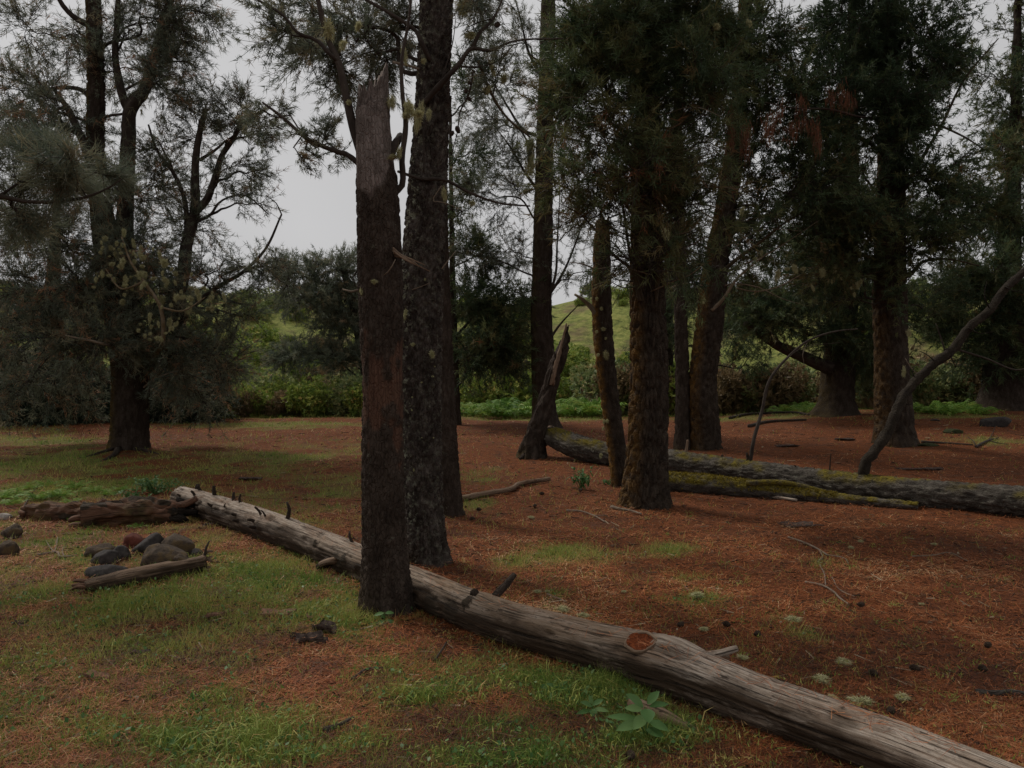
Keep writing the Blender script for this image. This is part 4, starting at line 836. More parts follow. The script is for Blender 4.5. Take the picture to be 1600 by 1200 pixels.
for k, (px, ang, l, r) in enumerate([(300,1.9,.06,.02),(310,1.75,.08,.022),(333,1.7,.11,.03),(362,1.75,.09,.026),(373,1.7,.09,.018),(447,1.65,.15,.022),(548,1.7,.10,.014),(318,.9,.07,.02),(350,.6,.06,.018),(390,.5,.05,.018),(420,1.0,.10,.016),(428,.95,.08,.012),(418,.4,.07,.022),(425,.15,.09,.022),(395,.15,.06,.02),(330,.35,.05,.015),(370,.9,.04,.012),(300,.5,.05,.014)]):
    p, nn, T, _k = on_log(px, ang); rg = np.random.default_rng(300 + k)
    stub(LG, p, nn + T * rg.uniform(-.5, .1) + rg.normal(size=3) * .15, l, r, 'bark', 300 + k)
# dark torn patch with a stub under the trunk's left side
p, nn, T, _k = on_log(545, -.05); stub(LG, p, nn + [-.5, -.2, -.1], .13, .035, 'wood_brown', 330)
p, nn, T, _k = on_log(535, -.3); stub(LG, p, nn + [-.3, 0, -.2], .10, .05, 'bark', 331)
p, nn, T, _k = on_log(768, 1.9); stub(LG, p, nn + np.array([.9, .9, .1]), .20, .03, 'bark', 332)
p, nn, T, _k = on_log(755, 1.2); stub(LG, p, nn, .03, .045, 'bark', 333, 'bark_scab')
p, nn, T, _k = on_log(1050, 2.6); stub(LG, p - [0, 0, .04], np.array([.95, .25, .06]), .30, .026, 'wood', 334)
stub(LG, p + [.02, .05, -.085], np.array([.95, .3, 0]), .24, .040, 'wood_brown', 335)
p = gp(1025, 1128); stub(LG, p + [-.08, .06, .05], np.array([.75, -.55, -.16]), .34, .034, 'wood_brown', 336, 'root')
# hollow knot filled with red crumbled wood
p, nn, T, _k = on_log(1017, .98); p = p + nn * .019
sd = unit(np.cross(nn, T)); a = np.linspace(0, 6.283, 28, endpoint=False)
wob = 1 + .12 * (vnoise(np.stack([np.cos(a) * 2, np.sin(a) * 2, 0 * a], 1), 4) - .5) * 2
ring = p - nn * .013 + wob[:, None] * (T[None] * np.cos(a)[:, None] * .082 + sd[None] * np.sin(a)[:, None] * .062)
g = G(); tube(g, np.vstack([ring, ring[:1]]), .010, 7, cap=False, relief=lambda V, N, tc, s_, th, r: (.006 * (fbm(V * 40, 5, 2) - .5), {'bare': np.zeros(len(V))}))
kn = obj('knot_rim', g, M['wood_brown'], LG, smooth=True)
g = G(); nr = 9; rr = np.linspace(0, 1, nr); V = [p + nn * -.004]
for q in rr[1:]: V.append(p - nn * .004 + (T[None] * np.cos(a)[:, None] * .080 * q + sd[None] * np.sin(a)[:, None] * .060 * q))
V = np.vstack(V); qq = np.linalg.norm(V - V[0], axis=1) / .08; V = V + nn * (.026 * (fbm(V * 55, 9, 3) - .45) - .022 * np.clip(1 - qq ** 2, 0, 1))[:, None]
nA = len(a); tri = [[0, 1 + j, 1 + (j + 1) % nA] for j in range(nA)]
qd = [[1 + i * nA + j, 1 + (i + 1) * nA + j, 1 + (i + 1) * nA + (j + 1) % nA, 1 + i * nA + (j + 1) % nA] for i in range(nr - 2) for j in range(nA)]
g.add(V, tri, qd); obj('knot_hollow', g, M['rot_red'], LG)
p, nn, T, _k = on_log(1030, 1.75); rg = np.random.default_rng(8)
for k in range(7):
    g = G(); c = p + T * rg.uniform(-.09, .06) + nn * .004 + rg.normal(size=3) * .008
    tube(g, [c - T * .018, c + rg.normal(size=3) * .004 + nn * .006, c + T * .018], [.004, .011, .003], 6); obj('crumb', g, M['rot_red'], LG)

# bark-covered log behind the big pine
bp = ground_path([(.78,15.5),(1.2,14.9),(1.8,14.35),(2.75,13.35),(3.7,12.35),(4.5,11.35),(5.3,10.4),(6.1,9.6),(7.0,8.6),(7.9,7.6)], [.42,.30,.19,.17,.17,.17,.17,.17,.17,.17])
br = np.array([.20,.23,.225,.215,.21,.205,.20,.20,.195,.19])
BL = empty('fallen_log', bp[2] * [1, 1, 0], 'dark bark-covered log with moss on top and a tall leaning limb', 'log')
g = G(); tube(g, bp, br, 72, step=.04, relief=bark_relief(211, .028, 7, 15, mosstop=1.0, lich_side=.3)); obj('log_trunk', g, M['bark_log'], BL, smooth=True)
bd, brd, _ = resample(bp, br, .05)
def on_back(px):
    col_ = 800 + bd[:, 0] / bd[:, 1] * F; k = np.argmin(abs(col_ - px)); return bd[k] + [0, 0, brd[k] * .8], bd[k][1]
p, D_ = on_back(1350); s = lambda px, py, dd=0: at(px, py, D_ + dd)
bare_branch(BL, [p - [0, 0, .1], s(1352,725), s(1366,706), s(1386,672,.05), s(1396,648,.05), s(1406,624,.1), s(1432,596,.15), s(1462,566,.15), s(1492,543,.2), s(1512,512,.2), s(1546,482,.2), s(1570,448,.2), s(1604,422,.2), s(1690,330,.3)], .075, .052, 'bark_black', seed=212, name='limb', sides=14, moss=.05, bump=.35)
bare_branch(BL, [s(1492,545,.2), s(1540,560,.1), s(1590,576,0), s(1620,570,0)], .016, .006, seed=213)
bare_branch(BL, [s(1478,552,.2), s(1466,522,.2), s(1462,505,.2)], .012, .005, seed=214)
bare_branch(BL, [s(1440,592,.15), s(1420,570,.15), s(1415,560,.15)], .008, .004, 'twig_pale', seed=215)
for q, (a, c, e) in enumerate([((1462,566),(1448,552),(1436,548)),((1512,512),(1528,520),(1552,518)),((1546,482),(1538,460),(1542,440)),((1570,448),(1585,455),(1604,452)),((1406,624),(1418,632),(1430,628)),((1432,596),(1428,580),(1434,566)),((1492,543),(1486,560),(1494,574))]):
    bare_branch(BL, [s(*a, .15), s(*c, .1), s(*e, .12)], .010, .004, 'bark_black', seed=226 + q)
p, D_ = on_back(1170); s = lambda px, py, dd=0: at(px, py, D_ + dd)
bare_branch(BL, [p - [0, 0, .08], s(1178,690), s(1190,640,.1), s(1202,595,.1), s(1228,562,.15), s(1262,532,.2), s(1305,518,.2), s(1340,514,.2)], .034, .010, 'twig', seed=216, name='limb', sides=9)
bare_branch(BL, [s(1262,532,.2), s(1255,555,.1), s(1258,575,.1)], .006, .003, 'twig_pale', seed=217)
bare_branch(BL, [s(1228,562,.15), s(1245,548,.1), s(1312,535,.1)], .008, .004, seed=218)
for k, (px, h, lean, r) in enumerate([(1070,.24,.1,.028),(1165,.16,-.05,.03),(1297,.28,.02,.012),(1130,.07,0,.03),(1242,.05,0,.03)]):
    p, D_ = on_back(px); stub(BL, p, [lean + .05, 0, 1], h, r, 'wood_brown' if k == 0 else 'bark', 340 + k)
# torn end of that log
p = bp[0]; rg = np.random.default_rng(9)
for k in range(10):
    a = k / 10 * 6.283; q = p + np.array([math.cos(a) * .12, .0, math.sin(a) * .13])
    stub(BL, q, [-.55 + rg.normal() * .2, .55, .25 * math.sin(a) + rg.normal() * .15], rg.uniform(.08, .24), .06, 'wood_brown' if k % 3 else 'wood', 360 + k, 'splinter')
# its stump: a leaning torn shell
base = gp(830, 714); Ds = base[1]; s = lambda px, py, dd=0: at(px, py, Ds + dd)
ST = empty('broken_stump', base, 'leaning splintered stump of the dark fallen log, torn to a point', 'stump')
g = G(); tube(g, [base - [0, 0, .1], s(834,690), s(846,650), s(858,610), s(870,570), s(880,545), s(886,520), s(888,508)], [.30,.22,.165,.15,.14,.12,.06,.01], 40, step=.04, relief=bark_relief(221, .05, 2.0, 9, lobes=.35, lich_side=0)); obj('trunk', g, M['bark'], ST, smooth=True)
bare_branch(ST, [s(862,602,-.12), s(872,560,-.12), s(882,525,-.05), s(885,505,0)], .06, .015, 'wood_brown', seed=222, name='splinter', bump=.4)
bare_branch(ST, [s(868,590,-.1), s(868,560,-.1), s(864,545,-.05)], .05, .01, 'bark', seed=223, name='splinter', bump=.5)
for k, (a, b_) in enumerate([(812,718),(845,715)]):
    bare_branch(ST, [base + [0, 0, .12], (base + gp(a, b_)) / 2 + [0, 0, .06], gp(a, b_)], .12, .03, 'bark', seed=224 + k, name='root', sides=10)

# mossy log in front of it
mp = ground_path([(1.75,11.95),(2.3,11.75),(2.85,11.5),(3.5,11.2),(4.1,10.85),(4.7,10.5),(5.3,10.02)], [.12,.12,.125,.10,.075,.06,.05])
MLG = empty('mossy_log', mp[2] * [1, 1, 0], 'small log thick with yellow-green moss, lying against the dark bark-covered log', 'log')
g = G(); tube(g, mp, [.165,.165,.155,.13,.095,.075,.05], 48, step=.03, relief=bark_relief(231, .015, 6, 12, mosstop=6, mossall=True)); obj('log_trunk', g, M['bark_log'], MLG, smooth=True)
s = lambda px, py: gp(px, py) + [0, 0, .03]
bare_branch(MLG, [s(1135,765) + [0, 0, .08], s(1165,772) + [0, 0, .03], s(1200,778), s(1245,785)], .045, .02, 'wood', seed=232, name='branch')
bare_branch(MLG, [mp[3] + [-.1, -.05, .1], mp[3] + [.35, -.25, .12], mp[4] + [.3, -.05, .06]], .05, .03, 'rot_red' if False else 'bark_log', seed=233, name='branch', moss=1)
g = G(); n = 1600; rg = np.random.default_rng(10); md, mr, _ = resample(mp, np.array([.15,.15,.145,.12,.085,.07,.05]), .02); k = rg.integers(0, int(len(md) * .75), n); a = rg.normal(1.57, .6, n)
T = unit(np.gradient(md, axis=0))[k]; sd = unit(np.cross(T, [0, 0, 1.0])); nn = sd * np.cos(a)[:, None] + np.array([0, 0, 1.0]) * np.sin(a)[:, None]
M['moss'] = leaf_mat('moss', [(0, (.10, .075, .010)), (1, (.27, .20, .025))], .2, .95)
needles(g, md[k] + nn * (mr[k] * 1.06)[:, None], nn, rg, 4, .035, .012); obj('moss', g, M['moss'], MLG, kind='stuff')

# short log by the ring of stones
a_, b_ = gp(125, 930), gp(316, 897)
SL = empty('short_log', a_, 'short split brown log lying in the grass against the ring of stones', 'log')
g = G(); tube(g, [a_ + [0, .06, .04], a_ * .66 + b_ * .34 + [0, .06, .055], a_ * .33 + b_ * .67 + [0, .06, .065], b_ + [0, .05, .08]], [.062,.075,.075,.068], 40, step=.02, relief=log_relief(241, False)); obj('log_trunk', g, M['wood_brown'], SL, smooth=True)
bare_branch(SL, [b_ + [0, .05, .1], b_ + [.03, .05, .2], b_ + [.035, .06, .26]], .014, .006, seed=242, name='branch_stub')
for k in range(5): stub(SL, b_ + [-.01, .05 + .02 * (k - 2), .05 + .022 * k], [.9, -.1, .2 * (k - 2)], .07, .016, 'wood_brown', 243 + k, 'splinter')
for k in range(4): stub(SL, a_ + [.01, .06 + .02 * (k - 2), .02 + .018 * k], [-.9, 0, .1 * (k - 2)], .10, .018, 'wood_rot', 250 + k, 'splinter')

# rotten log pieces at the left
for n_, (pa, pb, r, lab, sd_) in enumerate([((35,812),(140,816),.12,'rotten brown log piece at the left, half buried among ferns',261),((125,824),(275,818),.17,'rotten reddish log piece with a hollow torn end beside the pale grey log',262)]):
    a_, b_ = gp(*pa), gp(*pb); o = empty('rotten_log', a_, lab, 'log', None)
    g = G(); tube(g, [a_ + [0, .1, r * .45], a_ * .5 + b_ * .5 + [0, .12, r * .7], b_ + [0, .1, r * .6]], [r, r * 1.05, r * .95], 84, step=.014, relief=lambda V, N, tc, s_, th, r_: ((lambda w: (.11 * (fbm(V * 5, 71, 3) - .5) - .05 * sstep(.52, .66, vnoise(V * [5, 14, 14], 72)) + .045 * (fbm(V * [10, 26, 26], 75, 3) - .5), {'bare': w, 'char': 1.1 * sstep(.48, .62, fbm(V * [2.5, 5, 5], 76, 3)), 'moss': .3 * sstep(.5, .7, fbm(V * 3, 74, 2))}))(sstep(.55, .7, fbm(V * 4, 73, 3))))); obj('log_trunk', g, M['wood_rot'], o, smooth=True)  # darkness of hollows put into the colour as scattered dark patches
    rg = np.random.default_rng(sd_)
    for k in range(9):
        a = k / 9 * 6.28; stub(o, b_ + [0, .1 + math.cos(a) * r * .7, r * .6 + math.sin(a) * r * .7], [1, rg.normal() * .3, rg.normal() * .4 + .2 * math.sin(a)], rg.uniform(.08, .26), .055, 'bark_black' if k % 3 else 'wood_rot', 400 + n_ * 20 + k, 'splinter')
    for k in range(6):
        a = k; stub(o, a_ + [0, .1 + math.cos(a) * r * .7, r * .5 + math.sin(a) * r * .6], [-1, rg.normal() * .3, rg.normal() * .3], rg.uniform(.05, .14), .04, 'wood_rot', 450 + n_ * 20 + k, 'splinter')

# ------------------------------------------------------------------ stones
def stone(px, py, w, h, d, mtl, label, seed, group=None, sink=.30, rot=0.0):
    """px,py = foot of the stone in the photograph; w,h,d metres"""
    c = gp(px, py); rng = np.random.default_rng(seed)
    nu, nv = 28, 18; u = np.linspace(0, 2 * np.pi, nu, endpoint=False); v_ = np.linspace(-np.pi / 2 + .05, np.pi / 2 - .05, nv)
    U, Vv = np.meshgrid(u, v_); N = np.stack([np.cos(Vv) * np.cos(U), np.cos(Vv) * np.sin(U), np.sin(Vv)], 2).reshape(-1, 3)
    r = 1 + .34 * (fbm(N * 1.3 + seed, seed, 3) - .5) * 1.6 + .09 * (fbm(N * 7 + seed, seed + 5, 2) - .5)
    for _ in range(11):                                  # chipped faces
        q = unit(rng.normal(size=3)); lim = rng.uniform(.72, .95); dp = N @ q * r; r = np.where(dp > lim, r * lim / np.maximum(dp, 1e-6) * .92 + r * .08, r)
    P = N * r[:, None] * np.array([w / 2, d / 2, h / 2]); cr, sr = math.cos(rot), math.sin(rot); P = np.stack([P[:, 0] * cr - P[:, 2] * sr, P[:, 1], P[:, 0] * sr + P[:, 2] * cr], 1)
    P = P * (1.22 if seed < 511 else 1.0)
    g = G(); i = np.arange(nv - 1)[:, None] * nu; j = np.arange(nu)[None]; j2 = (j + 1) % nu
    a = nu * nv
    tris = [[a, (k + 1) % nu, k] for k in range(nu)] + [[a + 1, (nv - 1) * nu + k, (nv - 1) * nu + (k + 1) % nu] for k in range(nu)]
    V = np.vstack([P, P[:nu].mean(0), P[-nu:].mean(0)])
    g.add(V, tris, np.stack([i + j, i + j2, i + nu + j2, i + nu + j], 2).reshape(-1, 4))
    me = g.mesh('stone', M[mtl], smooth=True)
    o = bpy.data.objects.new('stone', me); COL.objects.link(o)
    o.location = c + np.array([0, d / 2, h / 2 - sink * h]); return tag(o, label, 'stone', group)
stone(245,888,.34,.22,.26,'stone','pebbly brown boulder in the stone ring, right behind the short log',501)
stone(268,870,.28,.23,.22,'stone','smooth grey rounded stone at the back of the stone ring',502, rot=.1)
stone(225,868,.26,.19,.22,'stone_dark','dark slanting stone between the red stone and the smooth grey one',503, rot=.5)
stone(202,856,.15,.17,.14,'stone_red','small dark red stone at the back of the stone ring',504)
stone(157,884,.20,.155,.17,'stone_dark','rounded dark stone above the flat slab of the stone ring',505)
stone(148,872,.22,.14,.18,'stone','brown stone behind the rounded dark one in the stone ring',506)
stone(182,876,.15,.15,.14,'stone_dark','small black pointed stone at the edge of the stone ring',507, rot=-.4)
stone(158,905,.28,.12,.18,'stone_dark','flat dark slab at the end of the short log',508)
stone(277,886,.14,.13,.13,'stone','small brown stone wedged beside the pebbly boulder',509)
stone(304,870,.09,.08,.08,'stone_dark','small dark pebble at the right end of the stone ring',510)
stone(10,842,.22,.2,.2,'stone','brown stone at the left beside the grass, apart from the ring',511)
stone(2,872,.18,.19,.18,'stone','brown lump of stone farther left, nearer than the other lone stone',512)
stone(2,812,.16,.10,.12,'stone_pale','pale whitish stone at the end of the rotten log',513)
stone(1496,678,.50,.17,.35,'stone_moss','flat mossy stone beyond the fallen log, in line with the leaning limb',514)
stone(1455,698,.46,.10,.3,'stone_moss','low mossy hump of stone right of the thick straight pine',515)
stone(1465,658,.28,.08,.2,'stone_dark','low dark stone at the back near the ferns',516)
stone(1565,668,.9,.42,.6,'stone_dark','dark boulder at the far right under dead twigs',517)

# ------------------------------------------------------------------ sticks, twigs, bark, cones, lichen on the floor
def stick(pts, r0, r1, label, mtl='twig_pale', seed=1, name='stick', lift=.012, side=()):
    P = [gp(a, b_) + [0, 0, lift + r0 * .6] for a, b_ in pts]
    g = G(); P = np.array(P); tube(g, P, np.linspace(r0, r1, len(P)), 7, step=max(.015, r0 * 1.2), relief=lambda V, N, tc, s_, th, r: (.35 * r * (fbm(V * 25, seed, 2) - .5), {'moss': np.zeros(len(V))}))
    for (i0, q) in side:
        Q = [P[i0]] + [gp(a, b_) + [0, 0, lift + r1] for a, b_ in q]; tube(g, Q, np.linspace(r1 * 1.0, r1 * .5, len(Q)), 5, step=.02)
    o = obj(name, g, M[mtl], None, loc=tuple(P[0]), smooth=True); return tag(o, label, 'stick')
stick([(722,784),(760,776),(790,771),(815,760),(858,753)], .042, .036, 'thick brown stick on the needles between the scaly pine and the leaning stump', 'wood_brown', 601, lift=.02)
stick([(885,800),(905,801),(925,807),(945,818)], .014, .007, 'pale crooked twig left of the foot of the thick dark pine', seed=602, side=[(2,[(938,808),(948,808)])])
stick([(955,795),(968,798),(985,801),(1002,806)], .022, .010, 'pale stick touching the foot of the thick dark pine', seed=603)
stick([(1232,842),(1255,850),(1280,862),(1292,870)], .011, .008, 'long pale forked twig on the open needle floor', seed=604, side=[(3,[(1315,874),(1326,884)]),(2,[(1284,876),(1278,880)])])
stick([(1281,885),(1288,900),(1290,918)], .007, .005, 'thin pale twig hanging below the long forked twig', seed=605)
stick([(1258,913),(1280,917),(1302,928),(1312,938),(1326,948)], .011, .006, 'bent twig on the needle floor below the forked twig', seed=606)
stick([(1425,872),(1460,870),(1480,866),(1512,879)], .007, .005, 'thin pale arching twig on the needle floor at the right', seed=607)
stick([(1165,1064),(1182,1075),(1200,1090)], .006, .005, 'thin pale twig beside the grey log, next to the broken stub', seed=608)
stick([(1525,1090),(1555,1092),(1580,1090),(1625,1098)], .018, .016, 'mossy dark stick at the right edge behind the grey log', 'bark_log', 609, lift=.015)
stick([(20,1042),(40,1040),(58,1035)], .008, .007, 'short pale stick in the reddish patch of the foreground grass', seed=610)
stick([(60,870),(85,866),(100,873),(120,871)], .012, .008, 'small dry branch with upright twigs left of the stone ring', seed=611, side=[(1,[(78,858),(72,848)]),(1,[(88,856),(90,842)]),(2,[(98,862),(104,856)])])
stick([(320,880),(345,881),(365,882),(390,892)], .006, .004, 'thin twig running from the end of the short log', 'twig', 612)
stick([(310,902),(335,900),(372,897)], .008, .005, 'brown twig on the needles beyond the short log', 'wood_brown', 613)
stick([(855,932),(870,938),(885,944)], .009, .006, 'pale twig by a grass tuft behind the grey log', seed=614)
stick([(1140,655),(1180,648),(1230,646),(1265,650)], .05, .03, 'dark root-like branch on the bank before the squat pine', 'twig', 615)
stick([(1170,668),(1210,660),(1260,658)], .05, .03, 'dark fallen branch on the bank, lower one', 'twig', 616)
stick([(1440,692),(1475,694),(1520,697)], .03, .015, 'dark stick on the needles right of the thick straight pine', 'twig', 617)
stick([(1525,700),(1545,690),(1560,686)], .03, .012, 'tangled dead twig under the dark boulder', 'twig', 618, side=[(1,[(1552,676),(1556,664)]),(1,[(1562,694),(1575,696)]),(0,[(1520,690),(1512,684)])])
stick([(35,800),(45,780),(58,762)], .012, .006, 'thin grey twig standing by the rotten log', 'twig', 619)
stick([(550,1068),(575,1052),(598,1050)], .012, .009, 'short dark stick in the needles before the dead broken trunk', 'twig', 620)
stick([(508,1150),(530,1142),(552,1130)], .018, .012, 'dark stick in the foreground grass', 'twig', 621)
stick([(1300,905),(1322,930),(1335,935)], .006, .004, 'faint thin twig at the right of the bent twig', seed=622)
stick([(680,1040),(690,1025),(698,1012)], .007, .004, 'thin dark twig leaning at the foot of the grey log', 'twig', 623, lift=.03)

def bark_piece(px, py, w, d, label, mtl, seed, curl=.06, jag=.35):
    c = gp(px, py); rng = np.random.default_rng(seed); n = 14; m_ = 8; g = G()
    U, W = np.meshgrid(np.linspace(-1, 1, n), np.linspace(-1, 1, m_))
    ed = 1 - jag * vnoise(np.stack([U.ravel() * 3 + seed, W.ravel() * 0, 0 * U.ravel()], 1), seed)
    ed2 = 1 - jag * vnoise(np.stack([W.ravel() * 3 + seed, U.ravel() * 0, 0 * U.ravel() + 5], 1), seed)
    x = U.ravel() * w / 2 * ed2; y = W.ravel() * d / 2 * ed
    z = .45 * curl * (np.abs(W.ravel()) ** 2) + .018 * (vnoise(np.stack([x * 16, y * 16, 0 * x], 1), seed + 2)) + .012
    top_ = np.stack([x, y, z], 1); bot = top_ - [0, 0, .014]
    a = rng.uniform(-.5, .5); R_ = np.array([[math.cos(a), -math.sin(a), 0], [math.sin(a), math.cos(a), 0], [0, 0, 1]])
    V = np.vstack([top_, bot]) @ R_.T + c; N_ = n * m_
    i = np.arange(m_ - 1)[:, None] * n; j = np.arange(n - 1)[None]; Q = np.stack([i + j, i + j + 1, i + n + j + 1, i + n + j], 2).reshape(-1, 4)
    per = list(range(n)) + [k * n + n - 1 for k in range(1, m_)] + [(m_ - 1) * n + k for k in range(n - 2, -1, -1)] + [k * n for k in range(m_ - 2, 0, -1)]
    sd = [[per[k], per[(k + 1) % len(per)], per[(k + 1) % len(per)] + N_, per[k] + N_] for k in range(len(per))]
    g.add(V, None, np.vstack([Q, Q[:, ::-1] + N_, sd])); o = obj('bark_piece', g, M[mtl], None, loc=tuple(c)); return tag(o, label, 'bark')
bark_piece(485,1005,.20,.12,'black curled bark scrap with torn edges, left of the dead broken trunk','barkpiece',701,.07)
bark_piece(508,990,.16,.10,'upturned dark bark flake touching the torn bark scrap','barkpiece',702,.10)
bark_piece(465,1000,.09,.06,'small black bark chip at the left of the torn bark scrap','barkpiece',703,.05)
bark_piece(500,1008,.10,.05,'grey bark chip in front of the torn bark scrap','barkpiece',704,.04)
bark_piece(432,963,.24,.14,'flat reddish bark slab half sunk in the grass','barkpiece_red',705,.03)
bark_piece(480,968,.09,.06,'small reddish bark chip right of the flat reddish slab','barkpiece_red',706,.03)
bark_piece(335,967,.14,.05,'thin purplish bark strip in the grass below the short log','barkpiece_red',707,.03)
bark_piece(545,962,.10,.06,'brown bark chip by the foot of the dead broken trunk','barkpiece_red',708,.03)
bark_piece(1250,822,.50,.3,'dark flat scrap of bark on the needles before the mossy log','barkpiece',709,.02)
bark_piece(150,1062,.16,.07,'purplish bark strip in the foreground reddish patch','barkpiece_red',710,.03)
bark_piece(220,1025,.12,.05,'dark bark chip in the foreground grass','barkpiece',711,.02)
bark_piece(390,750,.45,.14,'dark bark heap on the needles behind the pale grey log','barkpiece',712,.04)
bark_piece(30,978,.10,.05,'dark bark chip at the left in the foreground','barkpiece',713,.03)
bark_piece(325,822,.12,.06,'small dark chip beside the grey log','barkpiece',714,.03)
bark_piece(1320,688,.5,.25,'dark low heap of bark on the needles left of the thick straight pine','barkpiece',715,.06)
bark_piece(1230,698,.6,.2,'dark low mound of bark behind the dark log, by the standing thin limb','barkpiece',716,.05)
bark_piece(1440,735,.9,.2,'long dark strip of bark behind the dark bark-covered log','barkpiece',717,.05)
rg = np.random.default_rng(77)
for k, (px, py) in enumerate([(1370,1065),(1540,1018),(1390,1125),(1422,1052),(1350,952),(1140,985),(1180,1000),(985,1190),(735,815),(745,800),(1060,985),(1220,1078),(850,775),(905,770),(835,795),(1530,1052),(1245,1092)]):
    o = cone_at(gp(px, py) + [0, 0, .035], .040 if py > 850 else .05, (1.5, rg.uniform(-.3, .3), rg.uniform(0, 6.28)))
    tag(o, 'dark fallen pine cone lying on the brown needles', 'pine cone', 'pine cones on the forest floor')
for k, (px, py, sz) in enumerate([(1240,974,.05),(1090,936,.055),(1318,1042,.04),(1345,1105,.05),(1070,1018,.055),(880,958,.05),(912,968,.04),(1130,1040,.02),(1300,1100,.03),(1440,950,.018),(855,930,.02),(1285,1070,.045),(840,930,.03),(1100,990,.03),(1410,1098,.035),(1160,1035,.03),(975,930,.02),(1330,860,.03),(830,812,.04),(1460,855,.03),(1345,850,.03)]):
    o = bpy.data.objects.new('lichen_clump', lichen_meshes()[k % 3]); COL.objects.link(o); o.location = gp(px, py) + [0, 0, .030]; o.scale = (sz * 1.7, sz * 1.5, sz * .6); o.rotation_euler = (0, 0, k)
    tag(o, 'pale yellow-green lichen clump fallen on the brown needles', 'lichen', 'lichen clumps on the forest floor')

# ------------------------------------------------------------------ ferns, shrubs, small plants
def leaf(g, p, d, up, l, w, tint, fold=.15, droop=.25, n=5):
    t = np.linspace(0, 1, n + 1); d = unit(np.asarray(d, float)); sd = unit(np.cross(d, up)); nn = np.cross(sd, d)
    ctr = p + d * (t * l)[:, None] - np.array([0, 0, 1.0]) * (droop * l * t ** 2)[:, None]
    wd = (w * np.sin(np.pi * np.clip(t * .96 + .04, 0, 1)) ** .8 * (1 - .25 * t))[:, None]
    Lf = ctr - sd * wd / 2 + nn * wd * fold; Rt = ctr + sd * wd / 2 + nn * wd * fold
    V = np.stack([Lf, ctr, Rt], 1).reshape(-1, 3); Q = []
    for k in range(n): Q += [[k*3, k*3+1, k*3+4, k*3+3], [k*3+1, k*3+2, k*3+5, k*3+4]]
    g.add(V, None, Q, tint=np.full(len(V), tint))
def fern_mesh(seed, nf=12, pairs=18):
    r = np.random.default_rng(seed); g = G()
    for f in range(nf):
        a = f / nf * 6.283 + r.uniform(-.3, .3); l = r.uniform(.7, 1.1); el = r.uniform(.7, 1.4); tint = np.clip(r.normal(.45, .2), 0, .9) if r.uniform() > .08 else 1.0
        t = np.linspace(0, 1, pairs + 1); h = np.array([math.cos(a), math.sin(a), 0])
        P = h * (l * np.sin(t * 1.2) * math.cos(el) * 1.3)[:, None] + np.array([0, 0, 1.0]) * (l * (math.sin(el) * t - .62 * t ** 2.2))[:, None]
        sd = np.array([-math.sin(a), math.cos(a), 0])
        thin_tubes(g, P[None], np.full((1, pairs + 1), .008), tint=.6)
        for k in range(2, pairs + 1):
            wl = .26 * l * (1 - (t[k] - .15) ** 1.4) * (.5 if k == pairs else 1) * min(1, k / 4 + .3)
            for sg in (-1, 1):
                dd = unit(sd * sg + h * .45 + np.array([0, 0, -.25]) + r.normal(size=3) * .16); b0 = P[k]; e = b0 + dd * wl * r.uniform(.75, 1.1); wv = (P[k] - P[k - 1]) * .24
                g.add([b0 - wv, b0 + wv, e, b0 * .5 + e * .5 - wv * 1.1, b0 * .5 + e * .5 + wv * .9], [[0, 4, 1], [0, 3, 4], [3, 2, 4]], tint=np.full(5, np.clip(tint + r.normal() * .16, 0, 1)))
    return g.mesh('fern', M['fern'])
FERN = [fern_mesh(800 + k) for k in range(4)]
def place(name, me, p, sc_, rz, label, cat, group, sz=1.0):
    o = bpy.data.objects.new(name, me); COL.objects.link(o); o.location = p; o.scale = (sc_, sc_, sc_ * sz); o.rotation_euler = (0, 0, rz); return tag(o, label, cat, group)
rg = np.random.default_rng(88)
def edge(px, D): 
    x = (px - 800) / F * D; return np.array([x, D, float(zg(x, D)) - .05])
for k in range(30):
    px = rg.choice([rg.uniform(712, 835), rg.uniform(866, 965)]); D = rg.uniform(25.5, 29.5)
    place('fern', FERN[k % 4], edge(px, D) + [0, 0, .1], rg.uniform(1.1, 1.7), rg.uniform(0, 6.28), 'bright green fern at the edge of the clearing behind the leaning stump', 'fern', 'ferns behind the leaning stump')
for k in range(16):
    px = rg.uniform(1420, 1550); D = rg.uniform(22.5, 26)
    place('fern', FERN[k % 4], edge(px, D), rg.uniform(.7, 1.1), rg.uniform(0, 6.28), 'green fern at the edge of the clearing beyond the thick straight pine', 'fern', 'ferns beyond the thick straight pine')
for k in range(12):
    px = rg.uniform(1220, 1290); D = rg.uniform(25.5, 28)
    place('fern', FERN[k % 4], edge(px, D), rg.uniform(.6, 1.0), rg.uniform(0, 6.28), 'fern at the edge of the clearing beside the squat broad pine', 'fern', 'ferns beside the squat pine')
for k, (px, py, s_) in enumerate([(25,775,.38),(60,782,.42),(95,778,.45),(118,765,.42),(150,770,.36),(170,775,.3),(75,760,.35),(20,790,.35),(110,788,.3),(100,805,.22),(112,812,.25),(190,768,.28),(45,765,.3),(215,825,.18),(5,780,.4)]):
    place('fern', FERN[k % 4], gp(px, py), s_, k * 1.3, 'light green fern in the grass around the rotten log', 'fern', 'ferns around the rotten log', .8)

